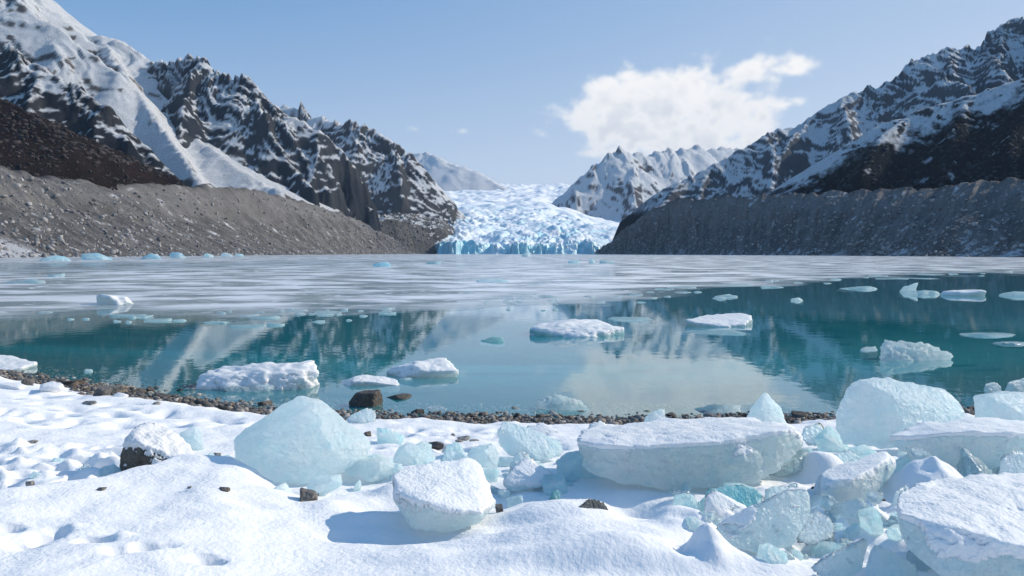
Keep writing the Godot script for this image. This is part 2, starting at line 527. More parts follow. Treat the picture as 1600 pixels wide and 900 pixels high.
func build_mountains() -> void:
	var foot := [[300, -275], [700, -282], [900, -276], [1000, -262], [1150, -222], [1240, -160]]
	var left := massif("mountain", "high white snow flank at far left with a hanging snowfield below it",
		[[line([[-420, -260, 1500], [-120, -150, 1450], [30, -22, 1350], [90, 33, 1320], [130, 45, 1305], [180, 58, 1290], [215, 80, 1270], [245, 100, 1250]]), 0.78, {"spur_gap": 110.0}],
		[line([[222, 108, 1255], [275, 185, 1150], [340, 240, 1060], [405, 280, 985], [475, 318, 920]]), 0.55]],
		spaced([-1300, 14, -760, 3.0, -560, 2.4, -230, 8, -200]), spaced([760, 5, 880, 2.6, 1280, 8, 1420, 16, 1700]),
		{"seed": 101, "down": [0.75, 0.66], "k": 0.8, "floor": 40.0, "range": 330.0, "freq": 0.008, "amp": 17.0, "small": 0.32, "thr0": 0.575, "thr1": 0.50, "jit": 0.14, "patch": 0.02,
		"rock": Color(0.10, 0.10, 0.11), "rock2": Color(0.16, 0.145, 0.13), "cut": foot})
	massif("mountain", "jagged dark crest with snow gullies above the left moraine",
		[[line([[225, 110, 1262], [245, 101, 1250], [275, 96, 1230], [300, 98, 1220], [318, 93, 1210], [345, 120, 1200], [380, 118, 1195], [395, 132, 1190], [440, 175, 1180], [470, 190, 1175], [500, 202, 1170], [535, 236, 1165], [565, 300, 1160], [582, 338, 1150]]), 1.3, {"spur_gap": 40.0}]],
		spaced([-700, 8, -600, 2.0, -190]), spaced([880, 2.2, 1240, 6, 1420]),
		{"seed": 111, "down": [0.5, 0.86], "k": 1.0, "floor": 50.0, "range": 280.0, "freq": 0.010, "amp": 40.0, "small": 0.30, "thr0": 0.64, "thr1": 0.49, "jit": 0.12, "patch": 0.025,
		"rock": Color(0.043, 0.053, 0.070), "rock2": Color(0.090, 0.095, 0.102), "cut_k": 1.6, "cut_rough": 22.0, "cut": [[700, -285], [1000, -282], [1080, -266], [1150, -243], [1240, -205]]})
	massif("mountain", "dark rock spur streaked with snow above the left moraine",
		[[line([[-240, -70, 900], [-40, 50, 830], [30, 84, 800], [95, 122, 785], [172, 168, 770], [222, 222, 760], [270, 272, 745], [300, 300, 735]]), 1.2, {"spur_gap": 38.0}]],
		spaced([-760, 9, -560, 2.2, -255, 6, -230]), spaced([560, 6, 620, 2.0, 800, 5, 1000]),
		{"seed": 202, "down": [0.45, 0.9], "k": 1.0, "floor": 40.0, "range": 170.0, "freq": 0.013, "amp": 24.0, "small": 0.26, "thr0": 0.80, "thr1": 0.58, "jit": 0.13, "patch": 0.035,
		"rock": Color(0.028, 0.034, 0.046), "rock2": Color(0.066, 0.068, 0.072), "cut": foot})
	massif("mountain_slope", "smooth dark brown scrub slope above the left moraine",
		[[line([[-300, -20, 560], [0, 152, 590], [100, 198, 620], [200, 242, 655], [300, 288, 690], [340, 310, 700]]), 0.62, {"spur_gap": 60.0}]],
		spaced([-620, 8, -420, 2.0, -255, 6, -235]), spaced([380, 4, 440, 2.2, 700, 6, 760]),
		{"seed": 303, "down": [0.4, 0.9], "k": 0.62, "floor": 45.0, "range": 80.0, "freq": 0.016, "amp": 5.0, "thr0": 0.97, "thr1": 0.97, "jit": 0.2, "patch": 0.08,
		"rock": Color(0.018, 0.014, 0.014), "rock2": Color(0.036, 0.027, 0.025), "veg": brown_scrub, "stones": 9000, "scrub": true, "cut": [[300, -288], [450, -291], [580, -304], [640, -291], [700, -277], [760, -272]], "cut_k": 2.0})
	massif("mountain", "jagged dark rock peak beside the left edge of the glacier",
		[[line([[400, 150, 1950], [445, 163, 1850], [470, 164, 1820], [500, 186, 1780], [530, 194, 1740], [565, 190, 1700], [600, 215, 1680], [640, 240, 1660], [652, 288, 1640], [675, 322, 1600], [690, 350, 1560]]), 1.15, {"spur_gap": 48.0}]],
		spaced([-700, 10, -480, 2.6, -110, 8, -60]), spaced([1320, 6, 1420, 2.8, 1740, 8, 2150]),
		{"seed": 404, "down": [0.45, 0.9], "k": 1.1, "floor": 50.0, "range": 230.0, "freq": 0.010, "amp": 34.0, "small": 0.28, "thr0": 0.69, "thr1": 0.54, "jit": 0.12, "patch": 0.022,
		"rock": Color(0.043, 0.053, 0.070), "rock2": Color(0.108, 0.106, 0.108)})
	massif("hill", "rubble slope with snow patches at the left foot of the glacier",
		[[line([[590, 338, 1250], [640, 350, 1275], [668, 366, 1265], [682, 380, 1250], [696, 394, 1230]]), 0.50, {"spur_gap": 22.0}],
		[line([[600, 335, 1240], [660, 335, 1380], [690, 345, 1420]]), 0.40]],
		spaced([-330, 5, -250, 1.7, -70]), spaced([1080, 2.0, 1300, 5, 1480]),
		{"seed": 505, "down": [0.5, 0.86], "k": 0.40, "floor": 0.0, "range": 60.0, "stones": 3500, "cut_k": 0.7, "cut": [[1080, -290], [1150, -262], [1200, -206], [1240, -160], [1300, -112]], "freq": 0.035, "amp": 10.0, "thr0": 0.90, "thr1": 0.82, "jit": 0.26, "patch": 0.07,
		"rock": Color(0.10, 0.10, 0.103), "rock2": Color(0.19, 0.185, 0.18)})
	massif("mountain", "distant white rounded snow mountain behind the glacier",
		[[line([[520, 250, 4600], [600, 246, 4400], [640, 240, 4300], [665, 237, 4250], [690, 246, 4150], [720, 256, 4050], [745, 264, 4000], [772, 283, 3900], [784, 298, 3850]]), 0.62, {"spur_gap": 170.0}]],
		spaced([-1300, 40, -900, 9, 20]), spaced([2900, 14, 4300, 60, 5000]),
		{"seed": 606, "down": [0.35, 0.9], "k": 0.7, "floor": 230.0, "range": 300.0, "freq": 0.003, "amp": 26.0, "thr0": 0.50, "thr1": 0.42, "jit": 0.14, "patch": 0.01,
		"rock": Color(0.10, 0.10, 0.11), "rock2": Color(0.16, 0.14, 0.13)})
	massif("mountain", "snowy peaks with rock patches right behind the glacier",
		[[line([[848, 338, 2600], [862, 318, 2620], [885, 299, 2660], [920, 264, 2720], [945, 246, 2760], [970, 227, 2800], [990, 238, 2830], [1010, 240, 2860], [1030, 229, 2900], [1055, 234, 2950], [1080, 224, 3000], [1110, 236, 3050], [1135, 231, 3100], [1180, 240, 3200], [1300, 230, 3400]]), 0.95, {"spur_gap": 75.0}]],
		spaced([40, 5.5, 620, 12, 1300]), spaced([2150, 6.0, 2800, 14, 3700]),
		{"seed": 707, "down": [-0.35, 0.93], "k": 0.9, "floor": 140.0, "range": 250.0, "freq": 0.006, "amp": 46.0, "small": 0.24, "thr0": 0.65, "thr1": 0.50, "jit": 0.12, "patch": 0.01,
		"rock": Color(0.075, 0.08, 0.095), "rock2": Color(0.13, 0.12, 0.12)})
	massif("mountain", "long grey craggy ridge with snow rising to the right edge",
		[[line([[984, 376, 1110], [994, 360, 1115], [1005, 340, 1110], [1030, 300, 1125], [1065, 282, 1140], [1100, 265, 1155], [1160, 232, 1180], [1200, 206, 1200], [1240, 199, 1220], [1270, 180, 1230], [1320, 145, 1250], [1380, 130, 1270], [1430, 95, 1290], [1480, 80, 1300], [1520, 65, 1310], [1560, 50, 1320], [1600, 26, 1330], [1700, -30, 1350], [1900, -60, 1380]]), 0.8, {"spur_gap": 44.0}]],
		spaced([120, 2.2, 880, 9, 1500]), spaced([720, 8, 900, 2.6, 1330, 10, 1650]),
		{"seed": 808, "down": [-0.4, 0.9], "k": 0.8, "floor": 40.0, "range": 300.0, "freq": 0.009, "amp": 28.0, "small": 0.26, "thr0": 0.72, "thr1": 0.63, "jit": 0.12, "patch": 0.022, "veg": low_scrub, "cut_low": [[480, 312], [610, 304], [780, 262], [920, 204], [1020, 172], [1085, 156], [1300, 145]],
		"rock": Color(0.095, 0.108, 0.13), "rock2": Color(0.15, 0.155, 0.165)})
	massif("mountain_slope", "dark scrub slope with a snow band along its top above the right moraine",
		[[line([[1150, 330, 900], [1210, 297, 890], [1300, 240, 875], [1380, 192, 860], [1440, 170, 845], [1530, 145, 830], [1600, 122, 815], [1750, 60, 800], [2100, -40, 780]]), 0.62, {"spur_gap": 55.0}]],
		spaced([200, 2.2, 560, 6, 900]), spaced([380, 5, 520, 2.2, 880, 7, 1000]),
		{"seed": 909, "down": [-0.35, 0.93], "k": 0.62, "floor": 40.0, "range": 140.0, "freq": 0.016, "amp": 7.0, "thr0": 0.80, "thr1": 0.68, "jit": 0.22, "patch": 0.06,
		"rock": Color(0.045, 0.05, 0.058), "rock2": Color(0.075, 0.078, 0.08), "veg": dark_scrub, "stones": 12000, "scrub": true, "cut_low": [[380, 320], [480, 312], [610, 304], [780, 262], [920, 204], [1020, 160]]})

func brown_scrub(p: Vector3, n: Vector3, c: Color, rc: Color, j1: float, j2: float) -> Color:
	return rc

func low_scrub(p: Vector3, n: Vector3, c: Color, rc: Color, j1: float, j2: float) -> Color:
	var t := smooth(30.0, 75.0, p.y + j1 * 40.0 + j2 * 30.0)
	return Color(0.030, 0.036, 0.042).lerp(c, t)

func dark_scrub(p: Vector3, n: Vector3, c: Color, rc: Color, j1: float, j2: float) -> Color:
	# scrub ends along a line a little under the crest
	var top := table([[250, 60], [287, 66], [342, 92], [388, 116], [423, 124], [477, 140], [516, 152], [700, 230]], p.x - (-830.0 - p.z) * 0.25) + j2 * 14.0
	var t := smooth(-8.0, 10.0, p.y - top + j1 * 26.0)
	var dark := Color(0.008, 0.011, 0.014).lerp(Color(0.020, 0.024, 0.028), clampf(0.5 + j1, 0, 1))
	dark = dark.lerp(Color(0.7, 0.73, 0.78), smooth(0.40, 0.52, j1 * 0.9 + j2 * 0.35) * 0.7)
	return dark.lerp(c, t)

# ---------------------------------------------------------------- moraines: scarp above, scree below
func moraine(called: String, label: String, shore: Array, crest: Array, seed_: int, dark: Color, light: Color, snowy: float) -> void:
	var a := PackedVector3Array()
	for p in shore: a.append(Vector3(p[0], 0, -p[1]))
	var b := line(crest)
	var nu := 640
	var nt := 96
	var v := PackedVector3Array()
	var big := noise(FastNoiseLite.TYPE_SIMPLEX_SMOOTH, 0.02, 4, seed_, FastNoiseLite.FRACTAL_RIDGED)
	var mid := noise(FastNoiseLite.TYPE_SIMPLEX, 0.06, 5, seed_ + 1)
	var lobe := noise(FastNoiseLite.TYPE_SIMPLEX_SMOOTH, 0.009, 2, seed_ + 2)
	var m := b.size() - 1
	for j in nt:
		var t := -0.08 + 1.5 * j / (nt - 1)
		for i in nu:
			var s := float(i) / (nu - 1) * m
			var k := mini(int(s), m - 1)
			var f := s - k
			var B := b[k].lerp(b[k + 1], f)
			var A := a[k].lerp(a[k + 1], f)
			var out := (B - A)
			out.y = 0
			var width := out.length()
			out /= maxf(width, 0.01)
			var along: float = B.z + B.x * 0.3
			var top := B.y + 1.8 * mid.get_noise_2d(along * 0.5, 7.0) + 2.0 * lobe.get_noise_2d(along * 2.0, 50.0)
			var brk := clampf(0.62 + 0.22 * lobe.get_noise_2d(along, 0.0), 0.4, 0.85)    # where scree meets scarp
			var y: float
			if t < brk: y = top * 0.58 * pow(maxf(t, 0.0) / brk, 1.15) + minf(t, 0.0) * 40.0
			elif t < 1.0: y = lerpf(top * 0.58, top, pow((t - brk) / (1.0 - brk), 0.8))
			else: y = top - (t - 1.0) * width * 0.28
			var P := A + out * width * t
			var flute := big.get_noise_2d(along * 1.6 + t * 6.0, t * 12.0)
			var inscarp := smooth(brk - 0.08, brk + 0.05, t) * (1.0 - smooth(0.97, 1.06, t))
			var q := mid.get_noise_3d(P.x, y, P.z)
			P += out * (-flute * 3.4 * inscarp - flute * 0.9) * (0.2 + smooth(0.0, 0.3, t))
			P += out * mid.get_noise_2d(i * 2.4, t * 9.0) * 2.2 * smooth(0.02, 0.3, t)
			y += q * (0.9 + 1.6 * inscarp) * smooth(-0.02, 0.1, t)
			v.append(Vector3(P.x, y, P.z))
	var n := grid_normals(v, nu, nt)
	var idx := grid_index(nu, nt)
	var facing := 0.0
	for k in range(0, n.size(), 97): facing += n[k].y
	if facing < 0.0:
		for k in n.size(): n[k] = -n[k]
		for k in range(0, idx.size(), 3):
			var w := idx[k]
			idx[k] = idx[k + 1]
			idx[k + 1] = w
	var c := PackedColorArray()
	c.resize(v.size())
	var stain := noise(FastNoiseLite.TYPE_SIMPLEX, 0.03, 4, seed_ + 5)
	for k in v.size():
		var p := v[k]
		var t := -0.08 + 1.5 * (k / nu) / (nt - 1)
		var q := mid.get_noise_3d(p.x * 1.7, p.y * 1.7 + 80.0, p.z * 1.7)
		var w := stain.get_noise_3d(p.x, p.y * 0.5, p.z * 1.5)
		var rill := mid.get_noise_2d((k % nu) * 2.4, t * 9.0) + 0.6 * mid.get_noise_2d((k % nu) * 6.0, t * 16.0 + 70.0)
		var cc := dark.lerp(light, clampf(0.45 + q * 0.55 + w * 0.5 + rill * 0.55, 0, 1))
		cc = cc.lerp(light * 1.15, smooth(0.55, 0.75, t) * (1 - smooth(0.93, 1.0, t)) * 0.5)
		cc = cc.lerp(dark * 0.75, smooth(0.98, 1.05, t) * 0.7)
		var sn := smooth(0.34, 0.44, w * 0.9 + q * 0.35 + snowy * (1.0 - smooth(0.0, 0.30, t)) - 0.16) * smooth(0.4, 0.7, n[k].y)
		if snowy < 0.0: sn = maxf(sn, smooth(13.0, 8.0, p.y + 5.0 * q) * smooth(-365.0, -335.0, p.z + 20.0 * w))
		c[k] = cc.lerp(Color(0.82, 0.84, 0.88), sn)
	tag(put(called, arrays_mesh(v, n, c, idx), mats.scree), label, "", "", "structure")
	rng.seed = seed_ + 77
	var places := []
	for k in 9000:
		var j := int(nt * (0.045 + 0.62 * pow(rng.randf(), 1.4)))
		var q := v[j * nu + rng.randi() % nu]
		var r: float = 0.35 + 1.5 * pow(rng.randf(), 4.0)
		q += Vector3(rng.randf_range(-1, 1), -0.2 * r, rng.randf_range(-1, 1))
		places.append([Transform3D(Basis.from_euler(Vector3(rng.randf() * 6.0, rng.randf() * 6.0, 0)).scaled_local(Vector3(1, rng.randf_range(0.5, 0.9), 1) * r), q), dark.lerp(light, rng.randf_range(-0.3, 1.4))])
	scatter("rubble", "boulders and rubble lying over the " + label, places, stone_mesh(seed_, 1, 0.8, 0.05), plain(0.9))

func scatter(called: String, label: String, places: Array, mesh: Mesh, material: Material) -> void:
	var mm := MultiMesh.new()
	mm.transform_format = MultiMesh.TRANSFORM_3D
	mm.use_colors = true
	mm.mesh = mesh
	mm.instance_count = places.size()
	for k in places.size():
		mm.set_instance_transform(k, places[k][0])
		mm.set_instance_color(k, places[k][1])
	var o := MultiMeshInstance3D.new()
	o.name = numbered(called)
	o.multimesh = mm
	o.material_override = material
	add_child(o, true)
	tag(o, label, "", "", "stuff")

func build_moraines() -> void:
	moraine("moraine", "grey gravel moraine wall along the left shore",
		[[-198, 120], [-200, 300], [-200, 400], [-201, 520], [-200, 640], [-202, 800], [-198, 960], [-184, 1060], [-170, 1130], [-148, 1190], [-126, 1250]],
		[[-700, 250, 300], [-160, 255, 370], [0, 262, 450], [60, 275, 500], [150, 285, 580], [310, 290, 700], [400, 296, 840], [480, 318, 980], [560, 344, 1140], [604, 366, 1200], [650, 387, 1262]],
		1201, Color(0.14, 0.137, 0.138), Color(0.30, 0.29, 0.285), -0.08)
	moraine("moraine", "dark grey brown moraine wall along the right shore",
		[[232, 100], [230, 240], [228, 370], [226, 450], [224, 520], [222, 590], [215, 690], [200, 790], [180, 860], [160, 930], [142, 1000], [130, 1055], [114, 1108]],
		[[2600, 255, 200], [1900, 262, 350], [1600, 276, 480], [1500, 286, 540], [1400, 295, 610], [1300, 300, 690], [1200, 306, 780], [1120, 309, 860], [1060, 312, 920], [1020, 325, 970], [980, 354, 1020], [956, 376, 1070], [934, 391, 1115]],
		1301, Color(0.165, 0.158, 0.155), Color(0.32, 0.305, 0.295), 0.30)

# ---------------------------------------------------------------- glacier
func build_glacier() -> void:
	var xs := spaced([-330, 8, -150, 1.7, 210, 8, 420])
	var ds := PackedFloat32Array()
	var d := 1186.0
	while d < 1250.0:
		ds.append(d); d += 1.3
	while d < 7000.0:
		ds.append(d); d *= 1.0045 if d < 2400.0 else 1.02
	var nx := xs.size()
	var nd := ds.size()
	var prof := [[1150, 9], [1260, 20], [1500, 52], [1900, 97], [2400, 152], [3000, 212], [4000, 314], [5000, 424], [5300, 440], [7000, 300]]
	var ser := noise(FastNoiseLite.TYPE_CELLULAR, 0.028, 2, 71)
	ser.cellular_return_type = FastNoiseLite.RETURN_CELL_VALUE
	ser.domain_warp_enabled = true
	ser.domain_warp_amplitude = 12.0
	ser.domain_warp_frequency = 0.04
	var edge := noise(FastNoiseLite.TYPE_CELLULAR, 0.028, 1, 71)
	edge.cellular_return_type = FastNoiseLite.RETURN_DISTANCE2_SUB
	edge.domain_warp_enabled = true
	edge.domain_warp_amplitude = 12.0
	edge.domain_warp_frequency = 0.04
	var rough := noise(FastNoiseLite.TYPE_SIMPLEX, 0.05, 5, 72)
	var wide := noise(FastNoiseLite.TYPE_SIMPLEX_SMOOTH, 0.008, 3, 73)
	var tooth := noise(FastNoiseLite.TYPE_CELLULAR, 0.022, 2, 74)
	tooth.cellular_return_type = FastNoiseLite.RETURN_CELL_VALUE
	var block := noise(FastNoiseLite.TYPE_CELLULAR, 0.06, 2, 75)
	block.cellular_return_type = FastNoiseLite.RETURN_CELL_VALUE
	block.domain_warp_enabled = true
	block.domain_warp_amplitude = 8.0
	block.domain_warp_frequency = 0.08
	var v := PackedVector3Array()
	v.resize(nx * nd)
	for j in nd:
		d = ds[j]
		var base := table(prof, d)
		for i in nx:
			var spread := 1.0 + maxf(0.0, (d - 1300.0) / 900.0)
			var x := xs[i] * spread
			var sl := wide.get_noise_2d(x * 0.8, d * 0.35 + 300.0)
			var broken := (1.0 - smooth(1650.0, 2350.0, d)) * clampf(0.75 + 0.9 * sl - 0.5 * smooth(60.0, 150.0, x / spread), 0.12, 1.0)
			var front := 1204.0 + 16.0 * tooth.get_noise_2d(x, 3.0) + 7.0 * block.get_noise_2d(x, 55.0) + 24.0 * wide.get_noise_2d(x * 1.5, 90.0) + 0.0009 * (x - 20.0) * (x - 20.0)
			var y := base + 10.0 * wide.get_noise_2d(x, d) * (1.0 + d / 4000.0)
			var e := clampf(edge.get_noise_2d(x, d * 0.8) + 1.0, 0.0, 1.0)
			y += broken * (4.5 * ser.get_noise_2d(x, d * 0.8) + 2.2 * block.get_noise_2d(x, d) - 4.0 * (1.0 - smooth(0.02, 0.22, e)) + 2.6 * rough.get_noise_2d(x, d)) + 1.0 * rough.get_noise_2d(x * 2.0, d * 2.0) * (1.0 - smooth(2000.0, 3000.0, d))
			y -= 62.0 * smooth(40.0, 330.0, x) * smooth(1350.0, 2000.0, d) * (1.0 - smooth(2700.0, 3600.0, d))
			y -= 0.0011 * maxf(absf(x - 25.0) - 80.0 * spread, 0.0) ** 2 * (1.0 - smooth(1400.0, 2200.0, d))
			var back := d - front
			var lip := 10.0 + 34.0 * smooth(-0.2, 0.5, wide.get_noise_2d(x * 2.2, 500.0))
			y = lerpf(-2.0, y, pow(smooth(-1.0, lip, back + 7.0 * rough.get_noise_2d(x * 2.0, d * 2.0) + 9.0 * block.get_noise_2d(x * 1.1, d * 1.1)), 0.75))
			v[j * nx + i] = Vector3(x, y, -d - 0.05 * maxf(y, 0.0))
	var n := grid_normals(v, nx, nd)
	var c := PackedColorArray()
	c.resize(v.size())
	for k in v.size():
		var p := v[k]
		var dd := -p.z
		var q := rough.get_noise_3d(p.x * 1.5, p.y * 1.5, p.z * 1.5)
		var q2 := wide.get_noise_3d(p.x * 2.0, p.y * 2.0, p.z * 2.0)
		var steep := 1.0 - smooth(0.50, 0.80, n[k].y + q * 0.15 + q2 * 0.3)
		var blue := Color(0.24, 0.56, 0.67).lerp(Color(0.60, 0.80, 0.86), clampf(0.45 + 0.9 * q + 0.7 * q2, 0, 1))
		var ice := Color(0.60, 0.74, 0.80).lerp(Color(0.86, 0.88, 0.90), clampf(0.66 + q * 0.7 + 1.5 * q2, 0, 1))
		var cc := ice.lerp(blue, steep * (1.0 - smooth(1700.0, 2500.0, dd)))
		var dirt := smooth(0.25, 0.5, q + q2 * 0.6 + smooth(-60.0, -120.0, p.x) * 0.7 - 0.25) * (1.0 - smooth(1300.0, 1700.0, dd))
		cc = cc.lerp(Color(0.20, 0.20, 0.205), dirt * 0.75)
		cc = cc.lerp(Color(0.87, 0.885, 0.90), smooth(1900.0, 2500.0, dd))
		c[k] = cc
	tag(put("glacier", arrays_mesh(v, n, c, grid_index(nx, nd)), mats.glacier), "broken blue and white glacier falling between the mountains to the frozen lake", "", "", "structure")

# ---------------------------------------------------------------- the shore: gravel bed, snow on it, lake
const SHORE := [[-150, 60], [-40, 22], [-12, 14.4], [-8.4, 13.3], [-5.5, 11.55], [-3.3, 10.3], [-2.0, 9.9], [-0.77, 9.7], [1.23, 9.65], [3.8, 9.75], [6.5, 10.4], [10, 11.4], [40, 22], [150, 60]]
const SKIN_EDGE := [[-0.8, 21.0], [-0.45, 22.5], [-0.28, 24.0], [-0.15, 27.5], [0.0, 34.0], [0.12, 36.0], [0.25, 43.0], [0.36, 50.0], [0.44, 66.0], [0.7, 80.0]]   # metres to the ice skin's edge by bearing (x over d)
var rip: FastNoiseLite
var xs_: PackedFloat32Array
var ds_: PackedFloat32Array
var snow_h: PackedFloat32Array

func inland(x: float, d: float) -> float:                # metres from the water's edge, land positive
	return table(SHORE, x) - d + 0.22 * rip.get_noise_2d(x * 0.9, d * 0.9)

func bed(x: float, d: float) -> float:
	var s := inland(x, d)
	if s < 0.0: return maxf(-6.0, s * 0.085 - 0.0012 * s * s)
	return minf(0.052 * s, 1.2)

func snow_depth(x: float, d: float) -> float:
	var s := inland(x, d)
	return -0.05 + 0.17 * smooth(0.25, 1.35, s + 0.35 * rip.get_noise_2d(x * 2.3 + 50.0, d * 2.3)) + 0.05 * smooth(1.5, 4.0, s)

func land(x: float, d: float) -> float:
	return maxf(bed(x, d), bed(x, d) + snow_depth(x, d))

func spot(px: float, py: float) -> Vector3:              # where a surveyed sight line meets land or lake
	var d := 2.6
	while d < 2000.0:
		var p := at(px, py, d)
		if p.y <= maxf(land(p.x, d), 0.0): return p
		d += 0.01 if d < 14.0 else d * 0.002
	return at(px, py, d)

func snow_at(x: float, d: float) -> float:               # finished snow surface
	var i := xs_.bsearch(x)
	var j := ds_.bsearch(d)
	i = clampi(i, 1, xs_.size() - 1)
	j = clampi(j, 1, ds_.size() - 1)
	var fi := clampf((x - xs_[i - 1]) / (xs_[i] - xs_[i - 1]), 0, 1)
	var fj := clampf((d - ds_[j - 1]) / (ds_[j] - ds_[j - 1]), 0, 1)
	var nx := xs_.size()
	var q := (j - 1) * nx + i - 1
	return lerpf(lerpf(snow_h[q], snow_h[q + 1], fi), lerpf(snow_h[q + nx], snow_h[q + nx + 1], fi), fj)

func bump(x: float, d: float, rx: float, rd: float, h: float, power := 1.0) -> void:
	var nx := xs_.size()
	var i0 := xs_.bsearch(x - rx * 2.0)
	var i1 := mini(xs_.bsearch(x + rx * 2.0), nx - 1)
	var j0 := ds_.bsearch(d - rd * 2.0)
	var j1 := mini(ds_.bsearch(d + rd * 2.0), ds_.size() - 1)
	for j in range(j0, j1 + 1):
		var v := (ds_[j] - d) / rd
		for i in range(i0, i1 + 1):
			var u := (xs_[i] - x) / rx
			var r := u * u + v * v
			if r < 4.0:
				snow_h[j * nx + i] += h * exp(-pow(r * 1.3, power)) * smooth(4.0, 3.0, r)

func build_shore() -> void:
	rip = noise(FastNoiseLite.TYPE_SIMPLEX_SMOOTH, 0.5, 4, 301)
	# gravel bed, running on under the lake
	var gx := spaced([-220, 20, -40, 1.5, -12, 0.12, 11, 1.5, 40, 20, 220])
	var gd := spaced([-220, 20, -20, 2, 2, 0.3, 7.5, 0.07, 15, 0.3, 30, 3, 120, 20, 400])
	var nx := gx.size()
	var nd := gd.size()
	var v := PackedVector3Array()
	v.resize(nx * nd)
	var c := PackedColorArray()
	c.resize(nx * nd)
	for j in nd:
		for i in nx:
			var h := bed(gx[i], gd[j])
			v[j * nx + i] = Vector3(gx[i], h + 0.012 * rip.get_noise_2d(gx[i] * 6.0, gd[j] * 6.0), -gd[j])
			var q := rip.get_noise_2d(gx[i] * 1.3, gd[j] * 1.3)
			var gravel := Color(0.075, 0.066, 0.058).lerp(Color(0.13, 0.115, 0.10), 0.5 + 0.5 * q)
			var deep_tint := Color(0.004, 0.38, 0.44)              # light scattered in deep water, put into the bed's colour farther out
			c[j * nx + i] = gravel.lerp(deep_tint, smooth(0.10, 0.95, -h + 0.10 * q))
	var b := put("ground", arrays_mesh(v, grid_normals(v, nx, nd), c, grid_index(nx, nd)), mats.bed)
	tag(b, "gravel bed of the shore, running on under the clear water", "", "", "structure")
	# snow
	xs_ = spaced([-220, 20, -40, 1.6, -12, 0.16, -7.6, 0.03, 7.0, 0.16, 12, 1.6, 40, 20, 220])
	ds_ = spaced([-220, 20, -20, 2.0, 0, 0.25, 2.8, 0.022, 7.5, 0.034, 14, 0.4, 30, 4, 70])
	nx = xs_.size()
	nd = ds_.size()
	snow_h.resize(nx * nd)
	var mid := noise(FastNoiseLite.TYPE_SIMPLEX_SMOOTH, 0.55, 4, 311)
	var fine2 := noise(FastNoiseLite.TYPE_SIMPLEX_SMOOTH, 0.55, 2, 312)
	var drift_edge := [[-9.0, 3.2], [-4.2, 4.15], [-3.06, 4.85], [-2.6, 5.5], [-2.35, 6.1], [-2.0, 6.1], [-1.6, 5.6], [-1.0, 5.0], [0, 5.0], [3, 4.4], [9, 4.2]]
	for j in nd:
		var d := ds_[j]
		for i in nx:
			var x := xs_[i]
			var t := snow_depth(x, d)
			var h := bed(x, d) + t
			if t > 0.0:
				var on := smooth(0.0, 0.08, t)
				h += on * (0.028 * mid.get_noise_2d(x, d) + 0.014 * fine2.get_noise_2d(x * 4.0 + 9.0, d * 4.0) + 0.004 * fine2.get_noise_2d(x * 9.0, d * 9.0) + 0.008 * fine2.get_noise_2d(x * 1.4 + d * 0.8, d * 6.0 - x * 2.0))
				if x < 3.0 and d < 8.0:
					var g := table(drift_edge, x) - d + 0.10 * mid.get_noise_2d(x * 1.2, 20.0)
					h += 0.17 * smooth(-0.05, 0.55, g) * (1.0 - 0.55 * smooth(0.5, 3.0, g)) * smooth(-0.9, -2.0, x)
			snow_h[j * nx + i] = h
	shape_snow()
	v.resize(nx * nd)
	c.resize(nx * nd)
	for j in nd:
		for i in nx:
			v[j * nx + i] = Vector3(xs_[i], snow_h[j * nx + i], -ds_[j])
			c[j * nx + i] = Color(0.82, 0.82, 0.825)
	var s := put("snow", arrays_mesh(v, grid_normals(v, nx, nd), c, grid_index(nx, nd)), mats.snow)
	tag(s, "white snow lying on the shore, drifted and trodden", "", "", "structure")
	gravel()

